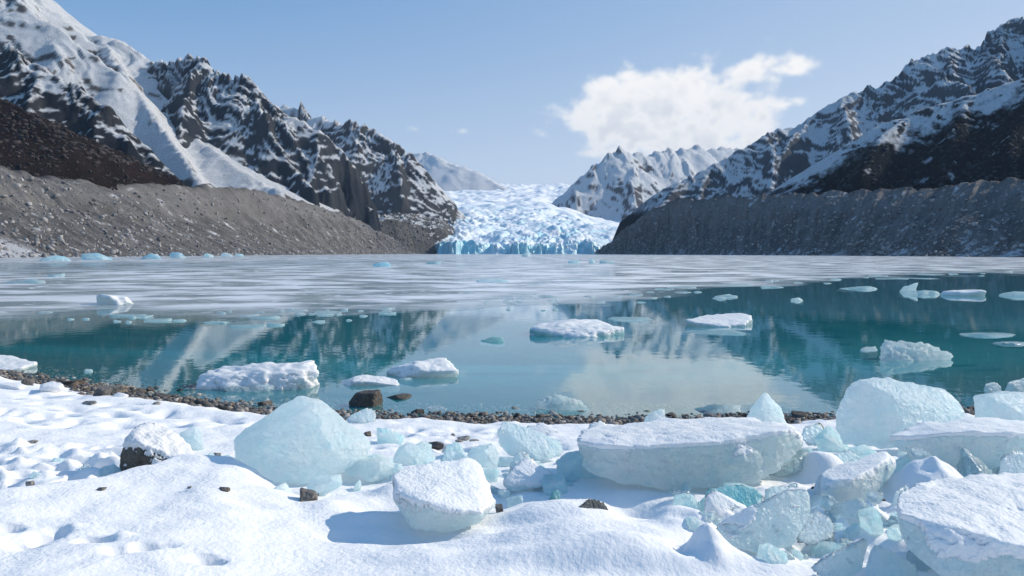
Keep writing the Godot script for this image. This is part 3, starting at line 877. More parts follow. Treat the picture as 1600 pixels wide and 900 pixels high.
func shape_snow() -> void:
	# [px, py, half width, half depth, height]: mounds, and dips where it is negative
	for q in [[880, 815, 0.40, 0.22, 0.11], [960, 850, 0.50, 0.30, 0.10], [640, 745, 0.22, 0.18, 0.10], [555, 742, 0.16, 0.14, 0.10], [520, 800, 0.16, 0.14, 0.05],
			[590, 815, 0.30, 0.10, 0.06], [660, 838, 0.26, 0.12, -0.07], [1065, 830, 0.20, 0.18, 0.13], [1285, 745, 0.20, 0.20, 0.20],
			[1450, 775, 0.30, 0.24, 0.24], [990, 790, 0.2, 0.2, -0.12], [440, 772, 0.14, 0.14, -0.10], [1118, 886, 0.05, 0.05, 0.05], [1215, 872, 0.10, 0.06, 0.08], [1010, 880, 0.7, 0.16, 0.09],
			[820, 850, 0.5, 0.22, 0.06], [780, 780, 0.12, 0.2, -0.06], [1330, 840, 0.25, 0.15, 0.04], [610, 770, 0.14, 0.10, 0.07], [700, 875, 0.5, 0.12, 0.03],
			[72, 872, 0.075, 0.06, -0.085], [94, 864, 0.05, 0.04, -0.05], [148, 880, 0.085, 0.05, -0.08], [228, 888, 0.07, 0.06, -0.09], [262, 882, 0.05, 0.04, -0.04], [322, 896, 0.08, 0.05, -0.08], [12, 866, 0.07, 0.06, -0.07], [36, 884, 0.08, 0.05, -0.06], [185, 893, 0.06, 0.04, -0.06], [112, 860, 0.05, 0.04, 0.03], [192, 872, 0.05, 0.04, 0.03],
			[310, 805, 0.13, 0.05, 0.02], [790, 840, 0.10, 0.06, -0.03], [540, 838, 0.13, 0.07, -0.035], [400, 812, 0.15, 0.06, -0.02]]:
		var p := spot(q[0], q[1])
		bump(p.x, -p.z, q[2], q[3], q[4], 2.2 if q[4] < -0.06 and q[1] > 850 else (1.5 if q[4] > 0.08 else 1.0))
	rng.seed = 4242
	for k in 170:                                          # old tracks and melt dimples behind the drift
		var px := rng.randf_range(-20, 480)
		var py := rng.randf_range(612, 668)
		var p := spot(px, py)
		if inland(p.x, -p.z) > 1.5:
			bump(p.x, -p.z, rng.randf_range(0.06, 0.17), rng.randf_range(0.06, 0.15), rng.randf_range(-0.075, -0.02))
	for k in 110:
		var p := spot(rng.randf_range(580, 880), rng.randf_range(668, 705))
		if inland(p.x, -p.z) > 1.2:
			bump(p.x, -p.z, rng.randf_range(0.04, 0.12), rng.randf_range(0.04, 0.10), rng.randf_range(-0.05, -0.015))
	for k in 130:                                          # broken crust left of the snowy boulder
		var p := spot(rng.randf_range(-30, 190), rng.randf_range(690, 762))
		bump(p.x, -p.z, rng.randf_range(0.03, 0.12), rng.randf_range(0.03, 0.10), rng.randf_range(-0.07, 0.06), 1.6)
	for k in 200:                                          # lumps among the jammed ice
		var p := spot(rng.randf_range(1060, 1600), rng.randf_range(760, 880))
		bump(p.x, -p.z, rng.randf_range(0.03, 0.13), rng.randf_range(0.03, 0.11), rng.randf_range(-0.04, 0.05), 1.4)

func stone_mesh(seed_: int, level: int, flat: float, rough: float) -> ArrayMesh:
	rng.seed = seed_
	var planes := []
	for q in [Vector3.UP, Vector3.DOWN, Vector3.LEFT, Vector3.RIGHT, Vector3.FORWARD, Vector3.BACK]: planes.append([(q + Vector3(rng.randfn(), rng.randfn(), rng.randfn()) * 0.2).normalized(), (flat if absf(q.y) > 0.5 else 1.0)])
	for k in 9:
		var n := Vector3(rng.randfn(), rng.randfn(), rng.randfn()).normalized()
		planes.append([n, rng.randf_range(0.75, 1.0) * (absf(n.y) * flat + 1.0 - absf(n.y))])
	return polytope(planes, Vector3(1.0, flat, rng.randf_range(0.7, 0.95)), level, 14.0, rough, 0.0, seed_)[0]

func gravel() -> void:
	var m := plain(0.8)
	rng.seed = 99
	var tones := [Color(0.10, 0.09, 0.08), Color(0.14, 0.125, 0.11), Color(0.055, 0.05, 0.045), Color(0.19, 0.165, 0.135), Color(0.10, 0.10, 0.105), Color(0.085, 0.06, 0.045), Color(0.24, 0.22, 0.20)]
	var wheres := ["wet gravel along the water's edge", "pale and dark pebbles of the beach strip", "small angular beach stones", "flat beach shingle"]
	for variant in 4:
		var mesh := stone_mesh(500 + variant, 1, [0.6, 0.75, 0.5, 0.4][variant], 0.05)
		var places := []
		var want := 6500
		rng.seed = 600 + variant
		while places.size() < want:
			var x := rng.randf_range(-12.5, 9.0)
			var s := rng.randf_range(-1.5, 1.5)
			var d := table(SHORE, x) - s
			if rng.randf() > (1.0 if s > -0.5 else 0.5): continue
			if snow_depth(x, d) > 0.03: continue
			var r: float = 0.010 + 0.034 * pow(rng.randf(), 3.2)
			if rng.randf() < 0.03: r *= 1.8
			var y := bed(x, d) + r * 0.2
			var b := Basis.from_euler(Vector3(rng.randf_range(-0.4, 0.4), rng.randf() * TAU, rng.randf_range(-0.4, 0.4))).scaled_local(Vector3.ONE * r)
			places.append([Transform3D(b, Vector3(x, y, -d)), tones[rng.randi() % tones.size()] * rng.randf_range(0.8, 1.7)])
		scatter("gravel", wheres[variant], places, mesh, m)

func build_lake() -> void:
	var pm := PlaneMesh.new()
	pm.size = Vector2(3000, 1600)
	var w := put("water", pm, mats.water)
	w.position = Vector3(0, 0, -808)
	tag(w, "clear turquoise water of the glacier lake", "", "", "structure")
	var bm := PlaneMesh.new()
	bm.size = Vector2(24000, 24000)
	var far := plain(0.9, false)
	far.albedo_color = lin(0.004, 0.38, 0.44)  # turquoise of light scattered in deep water, painted on the floor
	var b := put("lake_bed", bm, far)
	b.position = Vector3(0, -6.05, -1495)
	tag(b, "floor of the lake and valley, painted with the turquoise of deep water", "", "", "structure")
	# skin of ice: closed far out, torn along an uneven edge
	var sx := spaced([-420, 8, -100, 1.5, -30, 0.5, 30, 1.5, 100, 8, 420])
	var sd := PackedFloat32Array()
	var d := 15.0
	while d < 1290.0:
		sd.append(d); d *= 1.012
	var nx := sx.size()
	var nd := sd.size()
	var edge := noise(FastNoiseLite.TYPE_SIMPLEX_SMOOTH, 0.03, 5, 401)
	var torn := noise(FastNoiseLite.TYPE_SIMPLEX_SMOOTH, 0.12, 5, 402)
	var wide := noise(FastNoiseLite.TYPE_SIMPLEX_SMOOTH, 0.006, 4, 403)
	var v := PackedVector3Array()
	var c := PackedColorArray()
	var uv := PackedVector2Array()
	for j in nd:
		d = sd[j]
		for i in nx:
			var x := sx[i]
			v.append(Vector3(x, 0.015, -d))
			uv.append(Vector2(x * 0.75, d) / 40.0)
			# nearest edge of the skin by bearing (x over d)
			var e := table(SKIN_EDGE, x / d)
			var s := (d / e - 1.0) * 3.2 + 0.75 * edge.get_noise_2d(x * 0.7, d * 0.8) + 0.6 * torn.get_noise_2d(x, d * 0.5)
			var a := smooth(0.0, 0.07, s) * (0.35 + 0.65 * smooth(0.05, 0.9, s))
			var w2 := wide.get_noise_2d(x, d * 0.5)
			a *= clampf(0.86 + 0.9 * w2 + 0.35 * smooth(60.0, 220.0, d) + 0.25 * smooth(-0.25, 0.2, x / d), 0.12, 1.0)
			var white := clampf(0.66 + 1.0 * w2 + 0.5 * smooth(40.0, 260.0, d) + 0.5 * smooth(-0.3, 0.15, x / d), 0.0, 1.0)
			var q := Color(0.26, 0.40, 0.48).lerp(Color(0.88, 0.89, 0.90), white)
			q.a = a
			c.append(q)
	var n := PackedVector3Array()
	n.resize(v.size())
	n.fill(Vector3.UP)
	var skin := put("lake_ice", arrays_mesh(v, n, c, grid_index(nx, nd), uv), mats.skin)
	brash(edge, torn)
	tag(skin, "thin grey white skin of ice over the far part of the lake", "", "", "structure")


func brash(edge: FastNoiseLite, torn: FastNoiseLite) -> void:
	var n := 0
	var r2 := RandomNumberGenerator.new()
	r2.seed = 5151
	while n < 90:
		var b := r2.randf_range(-0.62, 0.62)
		var e := table(SKIN_EDGE, b)
		var d := e * r2.randf_range(0.80, 1.45)
		var x := b * d
		var s := (d / e - 1.0) * 3.2 + 0.75 * edge.get_noise_2d(x * 0.7, d * 0.8) + 0.6 * torn.get_noise_2d(x, d * 0.5)
		if s < -0.35 or s > 0.5: continue
		var w: float = (0.10 + 0.55 * pow(r2.randf(), 2.5)) * d / 30.0
		lump("ice_plate", "ice plate", "thin broken ice plate drifting along the torn edge of the lake ice", Vector3(x, 0.012, -d), Vector3(w, 0.028 + 0.02 * r2.randf(), w * r2.randf_range(0.5, 0.9)), r2.randi() % 100000, {"mat": "ice", "tone": Color(0.86, 0.95, 0.965), "tone2": Color(0.97, 0.985, 0.99), "level": 2, "sharp": 30.0, "tilt": 0.1, "turn": 6.0, "cuts": 7, "least": 0.6, "group": "broken plates along the edge of the lake ice"})
		n += 1
# ---------------------------------------------------------------- ice blocks, floes, stones
var ico_v := {}
var ico_f := {}

func ico(level: int) -> void:
	if ico_v.has(level): return
	if level == 0:
		var t := (1.0 + sqrt(5.0)) / 2.0
		var v := PackedVector3Array([Vector3(-1, t, 0), Vector3(1, t, 0), Vector3(-1, -t, 0), Vector3(1, -t, 0), Vector3(0, -1, t), Vector3(0, 1, t), Vector3(0, -1, -t), Vector3(0, 1, -t), Vector3(t, 0, -1), Vector3(t, 0, 1), Vector3(-t, 0, -1), Vector3(-t, 0, 1)])
		for k in 12: v[k] = v[k].normalized()
		ico_v[0] = v
		ico_f[0] = PackedInt32Array([0, 5, 11, 0, 1, 5, 0, 7, 1, 0, 10, 7, 0, 11, 10, 1, 9, 5, 5, 4, 11, 11, 2, 10, 10, 6, 7, 7, 8, 1, 3, 4, 9, 3, 2, 4, 3, 6, 2, 3, 8, 6, 3, 9, 8, 4, 5, 9, 2, 11, 4, 6, 10, 2, 8, 7, 6, 9, 1, 8])
		return
	ico(level - 1)
	var v: PackedVector3Array = ico_v[level - 1].duplicate()
	var f: PackedInt32Array = ico_f[level - 1]
	var out := PackedInt32Array()
	var mids := {}
	for k in range(0, f.size(), 3):
		var m := [0, 0, 0]
		for e in 3:
			var a := f[k + e]
			var b := f[k + (e + 1) % 3]
			var key := mini(a, b) * 1000000 + maxi(a, b)
			if not mids.has(key):
				mids[key] = v.size()
				v.append((v[a] + v[b]).normalized())
			m[e] = mids[key]
		for w in [f[k], m[0], m[2], m[0], f[k + 1], m[1], m[2], m[1], f[k + 2], m[0], m[1], m[2]]:
			out.append(w)
	ico_v[level] = v
	ico_f[level] = out

func hull_planes(pts: PackedVector3Array, centre: Vector3) -> Array:
	var planes := []
	var n := pts.size()
	for i in n:
		for j in range(i + 1, n):
			for k in range(j + 1, n):
				var q := (pts[j] - pts[i]).cross(pts[k] - pts[i])
				if q.length_squared() < 1e-12: continue
				q = q.normalized()
				var d := q.dot(pts[i])
				if q.dot(centre) > d:
					q = -q
					d = -d
				var ok := true
				for w in n:
					if q.dot(pts[w]) > d + 0.0005:
						ok = false
						break
				if not ok: continue
				for p in planes:
					if p[0].dot(q) > 0.9995:
						ok = false
						break
				if ok: planes.append([q, maxf(d - q.dot(centre), 0.01)])
	return planes

func mesh_normals(v: PackedVector3Array, f: PackedInt32Array) -> PackedVector3Array:
	var n := PackedVector3Array()
	n.resize(v.size())
	for k in range(0, f.size(), 3):
		var a := f[k]
		var b := f[k + 1]
		var c := f[k + 2]
		var q := (v[c] - v[a]).cross(v[b] - v[a])
		n[a] += q
		n[b] += q
		n[c] += q
	for k in n.size(): n[k] = n[k].normalized()
	return n

# rounded polytope round the origin: [mesh, vertices, normals, faces]; dents are fractions of its size
func polytope(planes: Array, ext: Vector3, level: int, sharp: float, dent: float, scallop: float, seed_: int, tint: Variant = null) -> Array:
	ico(level)
	var dirs: PackedVector3Array = ico_v[level]
	var f: PackedInt32Array = ico_f[level]
	var v := PackedVector3Array()
	v.resize(dirs.size())
	var size := (ext.x + ext.y + ext.z) / 3.0
	var big := noise(FastNoiseLite.TYPE_SIMPLEX_SMOOTH, 1.1 / size, 5, seed_)
	big.fractal_gain = 0.55
	var cup := noise(FastNoiseLite.TYPE_CELLULAR, 2.2 / size, 3, seed_ + 1)
	cup.cellular_return_type = FastNoiseLite.RETURN_DISTANCE2_SUB
	cup.cellular_jitter = 1.0
	cup.fractal_gain = 0.45
	var pn := PackedVector3Array()
	for p in planes: pn.append(p[0] / p[1])
	for k in dirs.size():
		var dir := (dirs[k] * ext).normalized()
		var s := 0.0
		for q in pn:
			var t := q.dot(dir)
			if t > 0.0: s += pow(t, sharp)
		var r := pow(s, -1.0 / sharp)
		var p := dir * r
		p *= 1.0 + dent * big.get_noise_3d(p.x, p.y, p.z) + (scallop * cup.get_noise_3d(p.x, p.y, p.z) if scallop > 0.0 else 0.0)
		v[k] = p
	var n := mesh_normals(v, f)
	var c := PackedColorArray()
	if tint != null:
		c.resize(v.size())
		for k in v.size(): c[k] = tint.call(v[k], n[k])
	else:
		c.resize(v.size())
		c.fill(Color.WHITE)
	return [arrays_mesh(v, n, c, f), v, n, f]

func ice_materials() -> void:
	var sn := noise(FastNoiseLite.TYPE_SIMPLEX, 0.012, 6, 81)
	sn.fractal_gain = 0.58
	var tex := fine_relief(sn)
	var m := plain(0.28)
	m.backlight_enabled = true
	m.backlight = Color(0.985, 1.0, 1.0)
	m.albedo_texture = ice_texture()
	m.refraction_enabled = true
	m.refraction_scale = 0.031
	m.albedo_color = Color(1, 1, 1, 0.55)
	m.heightmap_enabled = true
	m.heightmap_texture = tex
	m.heightmap_scale = 3.4
	m.metallic_specular = 0.4
	triplanar(m, 0.9)
	mats.ice = m
	m = StandardMaterial3D.new()                           # clear ice
	m.vertex_color_use_as_albedo = true
	m.refraction_enabled = true
	m.refraction_scale = 0.031
	m.albedo_color = Color(0.93, 0.98, 1.0, 0.25)
	m.roughness = 0.16
	m.heightmap_enabled = true
	m.heightmap_texture = tex
	m.heightmap_scale = 2.0
	triplanar(m, 2.0)
	mats.clear = m
	m = plain(0.85)
	m.albedo_texture = noise_texture(noise(FastNoiseLite.TYPE_SIMPLEX, 0.02, 6, 83), 512, false, 1.0, ramp([[0.0, grey(0.62)], [0.45, grey(0.88)], [1.0, grey(1.0)]]))
	m.heightmap_enabled = true
	m.heightmap_texture = tex
	m.heightmap_scale = 2.0
	triplanar(m, 1.6)
	mats.stone = m

func stand(called: String, got: Array, mat: Material, where: Vector3, cap: float, thr: float, seed_: int) -> Node3D:
	if cap <= 0.0:
		var m := put(called, got[0], mat)
		m.position = where
		return m
	var root := Node3D.new()                                # two parts: the body and the snow that lies on it
	root.name = numbered(called)
	add_child(root, true)
	root.position = where
	put("stone_body" if mat == mats.stone else "ice_body", got[0], mat, root)
	cap_on(root, got, cap, thr, seed_ + 3, mats.cap)
	return root

func cap_on(parent: Node3D, got: Array, thick: float, thr: float, seed_: int, material: Material) -> void:
	var v: PackedVector3Array = got[1]
	var n: PackedVector3Array = got[2]
	var f: PackedInt32Array = got[3]
	var w := noise(FastNoiseLite.TYPE_SIMPLEX_SMOOTH, 3.2, 5, seed_)
	w.fractal_gain = 0.6
	var mask := PackedFloat32Array()
	mask.resize(v.size())
	var cv := PackedVector3Array()
	cv.resize(v.size())
	for k in v.size():
		var p := v[k]
		var q := w.get_noise_3d(p.x, p.y * 1.4, p.z)
		var m := smooth(thr - 0.16, thr + 0.16, n[k].y + q * 0.6)
		mask[k] = m
		cv[k] = p + Vector3(0, thick * m * (0.75 + 0.6 * q), 0) + n[k] * (0.003 if m > 0.02 else -0.012)
	var idx := PackedInt32Array()
	var back := {}
	var outv := PackedVector3Array()
	for k in range(0, f.size(), 3):
		if mask[f[k]] > 0.02 or mask[f[k + 1]] > 0.02 or mask[f[k + 2]] > 0.02:
			for e in 3:
				var a := f[k + e]
				if not back.has(a):
					back[a] = outv.size()
					outv.append(cv[a])
				idx.append(back[a])
	if idx.is_empty(): return
	var c := PackedColorArray()
	c.resize(outv.size())
	c.fill(Color(0.92, 0.92, 0.925))
	put("snow_cap", arrays_mesh(outv, mesh_normals(outv, idx), c, idx), material, parent)

# a block from surveyed corners [px, py, metres behind its foot]; foot: [px, py] on the land, or metres away
func block(called: String, category: String, label: String, foot: Variant, corners: Array, o := {}) -> Node3D:
	var d: float
	if foot is float:
		d = foot
		if not o.get("fixed", false):                       # set it down where the land is
			var mx := 0.0
			var my := 0.0
			for q in corners:
				mx += float(q[0]) / corners.size()
				my = maxf(my, q[1])
			d = -spot(clampf(mx, 0, 1600), my - 3.0).z
	else:
		d = -(foot as Vector3).z
	var pts := PackedVector3Array()
	for q in corners: pts.append(at(q[0], q[1], d + q[2]))
	if o.get("afloat", false):                              # the greater part of it hangs below the waterline
		var mid := Vector3.ZERO
		for p in pts: mid += p / pts.size()
		for k in pts.size(): pts.append(Vector3(lerpf(mid.x, pts[k].x, 0.93), -0.16, lerpf(mid.z, pts[k].z, 0.93)))
	var lo := pts[0]
	var hi := pts[0]
	var centre := Vector3.ZERO
	for p in pts:
		lo = lo.min(p)
		hi = hi.max(p)
		centre += p / pts.size()
	var planes := hull_planes(pts, centre)
	var seed_: int = o.get("seed", int(corners[0][0]) + 7)
	rng.seed = seed_
	for k in o.get("chips", 8):                            # knocked off corners and edges
		var n := Vector3(rng.randfn(), rng.randfn() * 0.6, rng.randfn()).normalized()
		var reach := 0.0
		for p in pts: reach = maxf(reach, n.dot(p - centre))
		planes.append([n, reach * rng.randf_range(0.80, 0.96)])
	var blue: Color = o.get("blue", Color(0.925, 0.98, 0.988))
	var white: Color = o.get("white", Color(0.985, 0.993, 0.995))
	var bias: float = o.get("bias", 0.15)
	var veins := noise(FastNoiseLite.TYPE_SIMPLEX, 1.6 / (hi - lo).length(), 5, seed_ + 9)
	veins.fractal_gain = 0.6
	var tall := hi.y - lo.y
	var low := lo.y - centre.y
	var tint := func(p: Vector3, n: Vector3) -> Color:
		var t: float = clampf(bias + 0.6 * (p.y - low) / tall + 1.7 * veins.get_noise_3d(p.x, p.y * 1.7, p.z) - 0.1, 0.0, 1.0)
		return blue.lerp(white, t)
	if o.has("tone"):
		var tone: Color = o.tone
		tint = func(p: Vector3, n: Vector3) -> Color: return tone * (1.0 + 0.5 * veins.get_noise_3d(p.x * 2.0, p.y * 2.0, p.z * 2.0))
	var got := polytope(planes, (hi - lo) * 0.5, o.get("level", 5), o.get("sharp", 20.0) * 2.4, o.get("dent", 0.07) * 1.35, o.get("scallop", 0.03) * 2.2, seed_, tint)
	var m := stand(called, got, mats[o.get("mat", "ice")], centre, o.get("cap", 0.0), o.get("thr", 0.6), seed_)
	tag(m, label, category, o.get("group", ""))
	return m

# a rough lump with half sizes ext: stones, small floes and chips
func lump(called: String, category: String, label: String, where: Vector3, ext: Vector3, seed_: int, o := {}) -> Node3D:
	rng.seed = seed_
	var planes := []
	for q in [Vector3.UP, Vector3.DOWN, Vector3.LEFT, Vector3.RIGHT, Vector3.FORWARD, Vector3.BACK]:
		var n: Vector3 = (q + Vector3(rng.randfn(), rng.randfn(), rng.randfn()) * 0.16).normalized()
		planes.append([n, (n * ext).length()])
	for k in o.get("cuts", 11):
		var n := Vector3(rng.randfn() / ext.x, rng.randfn() / ext.y, rng.randfn() / ext.z).normalized()
		planes.append([n, (n * ext).length() * rng.randf_range(o.get("least", 0.72), 1.02)])
	var tone: Color = o.get("tone", Color(0.11, 0.10, 0.09))
	var tone2: Color = o.get("tone2", tone * 1.7)
	var veins := noise(FastNoiseLite.TYPE_SIMPLEX, 1.3 / ext.length(), 4, seed_ + 4)
	var tint := func(p: Vector3, n: Vector3) -> Color: return tone.lerp(tone2, clampf(0.5 + veins.get_noise_3d(p.x, p.y * 2.0, p.z), 0, 1))
	var got := polytope(planes, ext, o.get("level", 3), o.get("sharp", 22.0), o.get("dent", 0.10), o.get("scallop", 0.02), seed_, tint)
	var m := stand(called, got, mats[o.get("mat", "stone")], where, o.get("cap", 0.0), o.get("thr", 0.5), seed_)
	m.rotation = Vector3(rng.randf_range(-0.1, 0.1), rng.randf_range(-0.5, 0.5) * o.get("turn", 1.0), rng.randf_range(-0.12, 0.12)) * o.get("tilt", 1.0)
	tag(m, label, category, o.get("group", ""))
	return m

# px, py: middle of the foot; wide, tall: size in survey pixels
func stone(label: String, px: float, py: float, wide: float, tall: float, seed_: int, tone := Color(0.26, 0.25, 0.235), o := {}) -> void:
	var p := spot(px, py)
	var u := -p.z / F
	var ext := Vector3(wide * 0.46 * u, tall * 0.6 * u, wide * 0.40 * u)
	var y := maxf(p.y, snow_at(p.x, -p.z)) if inland(p.x, -p.z) > 0.9 else p.y
	var oo := {"tone": tone, "level": 4 if wide > 25 else 3, "turn": 0.6}
	oo.merge(o, true)
	lump(o.get("called", "stone"), o.get("category", "stone"), label, Vector3(p.x, y + ext.y * (0.35 if tall > 12.0 else 0.12), p.z - ext.z * 0.5), ext, seed_, oo)

# flat ice afloat: spans x0..x1 at the waterline py, rises to ptop
func floe(label: String, x0: float, x1: float, ptop: float, py: float, seed_: int, o := {}) -> void:
	var p := spot((x0 + x1) * 0.5, py)
	var d := -p.z
	var half := (x1 - x0) * 0.5 / F * d
	var deep: float = half * o.get("deep", 0.7)
	# what shows above the waterline is its height and the far side seen over it
	var far := EYE.y * F / (d + deep)
	var near := EYE.y * F / d
	var tall: float = maxf((py - ptop) - (near - far) * 0.8, (py - ptop) * 0.35) / F * (d + deep * 0.4)
	var ext := Vector3(half, tall * 0.82 + 0.01, deep)
	var oo := {"mat": "ice", "tone": Color(0.88, 0.96, 0.972), "tone2": Color(0.97, 0.985, 0.99), "level": 4, "sharp": 16.0, "dent": 0.16, "scallop": 0.06, "tilt": 0.25, "least": 0.66, "cuts": 16}
	oo.merge(o, true)
	oo.tone = (oo.tone as Color).lerp(Color(0.93, 0.97, 0.98), 0.35)
	lump(o.get("called", "ice_floe"), "ice floe", label, Vector3(p.x, -0.02, p.z - deep * 0.6), ext, seed_, oo)

func build_blocks() -> void:
	var B := "ice block"
	# ---- left of the middle
	block("ice_block", B, "large pyramid shaped blue white ice block on the left of the snow shore", 6.35,
		[[343, 694, 0.25], [349, 716, 0.15], [420, 756, 0.0], [472, 762, 0.0], [560, 740, 0.15], [590, 702, 0.3], [577, 686, 0.45], [466, 613, 0.35], [496, 615, 0.40], [484, 640, 0.05], [400, 660, 0.75], [540, 665, 0.85], [430, 690, 0.02], [520, 700, 0.0]], {"level": 6, "sharp": 30.0, "chips": 6})
	block("snowy_boulder", "boulder", "dark lichened boulder with thick snow on it, left of the ice pyramid", 6.55,
		[[176, 745, 0.05], [184, 703, 0.05], [197, 684, 0.1], [222, 667, 0.3], [252, 669, 0.35], [290, 692, 0.35], [320, 714, 0.25], [310, 735, 0.05], [250, 745, -0.05], [215, 700, -0.02]],
		{"mat": "stone", "tone": Color(0.13, 0.12, 0.10), "cap": 0.05, "thr": 0.50, "sharp": 18.0, "chips": 6, "scallop": 0.05})
	block("ice_block", B, "small clear upright ice slab between the snowy boulder and the ice pyramid", 7.1,
		[[276, 690, 0], [280, 673, 0.05], [302, 664, 0.1], [317, 667, 0.15], [321, 706, 0.05], [290, 708, 0], [310, 690, -0.03]], {"level": 4, "chips": 5})
	block("ice_block", B, "small angular clear ice lump at the foot of the ice pyramid", 5.95,
		[[412, 777, 0], [420, 766, 0.0], [447, 752, 0.08], [461, 776, 0.04], [440, 788, -0.02], [455, 786, 0.02], [425, 786, 0.1], [436, 758, -0.02]], {"level": 4, "chips": 6, "sharp": 34.0})
	block("ice_block", B, "rounded frosty ice slab in front of the pyramid's right foot", 6.1,
		[[473, 767, 0], [482, 748, 0.1], [510, 740, 0.12], [538, 741, 0.15], [541, 758, 0.05], [505, 778, 0], [480, 778, 0], [520, 750, -0.02]], {"level": 4, "chips": 6, "sharp": 14.0})
	block("ice_block", B, "long low pale ice slab right of the pyramid's foot", 6.6,
		[[530, 742, 0], [545, 718, 0.1], [590, 706, 0.25], [618, 714, 0.3], [625, 742, 0.1], [580, 756, -0.05], [600, 722, 0]], {"level": 5, "chips": 8})
	block("ice_block", B, "glassy angular ice block with a bright facet behind the long low slab", 7.0,
		[[608, 724, 0], [622, 697, 0.1], [640, 688, 0.2], [676, 702, 0.2], [688, 722, 0.1], [655, 730, -0.05], [630, 700, -0.02]], {"level": 4, "chips": 7, "sharp": 34.0, "seed": 26})
	block("ice_block", B, "flat clear ice piece beside the glassy angular block", 6.95,
		[[684, 724, 0], [694, 703, 0.1], [728, 700, 0.15], [738, 722, 0.1], [705, 730, -0.04]], {"level": 4, "chips": 7})
	block("ice_block", B, "wedge of pale ice left of the upright slab, behind the snowy tilted slab", 7.0,
		[[726, 716, 0], [735, 698, 0.05], [772, 690, 0.15], [784, 708, 0.1], [782, 735, 0], [740, 732, 0], [755, 705, -0.04]], {"level": 4, "chips": 7, "sharp": 30.0})
	block("ice_block", B, "big tilted ice slab with a crusted snow face in the middle foreground", 5.2,
		[[602, 744, 0.30], [618, 735, 0.45], [735, 713, 0.75], [755, 726, 0.7], [768, 762, 0.45], [779, 790, 0.3], [752, 806, 0.0], [700, 806, -0.06], [655, 790, -0.06], [604, 776, 0.08], [640, 830, 0.0], [700, 838, 0.02], [748, 822, 0.06]], {"level": 6, "cap": 0.03, "thr": 0.40, "sharp": 22.0, "seed": 611})
	block("ice_block", B, "upright pale ice slab sloping down to the right, behind the snowy tilted slab", 7.7,
		[[776, 662, 0.05], [782, 655, 0.1], [796, 657, 0.12], [845, 675, 0.15], [882, 692, 0.2], [888, 712, 0.1], [855, 726, -0.05], [800, 715, -0.05], [777, 700, 0.0]], {"level": 5, "chips": 6, "sharp": 28.0})
	block("ice_block", B, "sunlit snowy ice lump at the foot of the upright slab", 6.9,
		[[790, 742, 0], [800, 715, 0.05], [812, 700, 0.1], [828, 708, 0.12], [838, 735, 0.05], [815, 748, -0.03]], {"level": 4, "chips": 7, "cap": 0.012, "thr": 0.75})
	block("ice_block", B, "snow topped ice wedge left of the broad tabular block", 6.5,
		[[778, 760, 0], [800, 732, 0.1], [826, 711, 0.25], [850, 733, 0.15], [872, 744, 0.1], [850, 762, -0.03], [800, 772, -0.03]], {"level": 4, "chips": 7, "cap": 0.015, "thr": 0.7})
	block("ice_block", B, "small snowy ice hump just short of the gravel, right of the upright slab", 8.5,
		[[820, 674, 0], [828, 664, 0.1], [850, 659, 0.15], [870, 668, 0.1], [872, 678, 0], [840, 680, -0.05]], {"level": 3, "cap": 0.01})
	# ---- the broad block and what stands round it
	block("ice_block", B, "broad tabular ice block with a snow covered top, largest on the shore", 6.25,
		[[878, 693, 0.1], [885, 735, 0.1], [935, 758, 0.0], [1040, 774, 0.0], [1180, 770, 0.0], [1262, 735, 0.15], [1284, 700, 0.35], [1262, 674, 0.25], [930, 702, -0.05], [1060, 708, -0.1], [905, 672, 0.9], [1000, 655, 1.5], [1130, 651, 1.55], [1240, 660, 1.3]], {"level": 6, "cap": 0.03, "thr": 0.66, "sharp": 22.0, "dent": 0.09, "scallop": 0.045})
	block("ice_block", B, "small ice spire peeping over the back left of the broad block", 8.6,
		[[1000, 672, 0], [1008, 650, 0.02], [1022, 639, 0.06], [1040, 636, 0.1], [1045, 672, 0.05], [1020, 674, -0.05]], {"level": 4, "chips": 4, "sharp": 30.0})
	block("ice_block", B, "low white ice hump at the gravel, back left of the broad block", 8.4,
		[[914, 676, 0], [920, 662, 0.06], [938, 656, 0.1], [952, 664, 0.1], [955, 678, 0], [930, 680, -0.04]], {"level": 3, "cap": 0.012})
	block("ice_block", B, "white ice pyramid peeping over the back right of the broad block", 8.7,
		[[1155, 672, 0], [1172, 636, 0.05], [1192, 611, 0.15], [1200, 613, 0.15], [1225, 638, 0.12], [1234, 672, 0.05], [1200, 676, -0.08], [1195, 655, 0.35], [1190, 640, -0.02]], {"level": 4, "chips": 5, "sharp": 28.0})
	block("ice_block", B, "low pale ice lump right behind the broad block's right end", 8.0,
		[[1245, 690, 0], [1256, 664, 0.1], [1275, 660, 0.15], [1292, 672, 0.1], [1300, 695, 0], [1270, 702, -0.05]], {"level": 4})
	block("ice_block", B, "teal ice foot under the right end of the broad block", 6.35,
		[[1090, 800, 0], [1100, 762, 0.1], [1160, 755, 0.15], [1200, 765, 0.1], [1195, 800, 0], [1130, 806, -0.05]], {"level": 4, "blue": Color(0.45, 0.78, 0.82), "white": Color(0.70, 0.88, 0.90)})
	block("rock", "rock", "dark grey rock showing through the snow mound below the broad block's left end", 5.55,
		[[895, 808, 0], [902, 788, 0.03], [922, 776, 0.1], [950, 784, 0.12], [958, 806, 0.05], [925, 826, -0.02], [900, 820, 0.0]], {"mat": "stone", "tone": Color(0.10, 0.115, 0.12), "level": 4, "chips": 6})
	block("ice_block", B, "tiny teal ice point sticking out of the snow mound", 5.9,
		[[855, 784, 0], [862, 768, 0.02], [872, 763, 0.05], [877, 778, 0.03], [868, 788, 0]], {"level": 3, "blue": Color(0.25, 0.55, 0.58), "white": Color(0.5, 0.75, 0.78)})
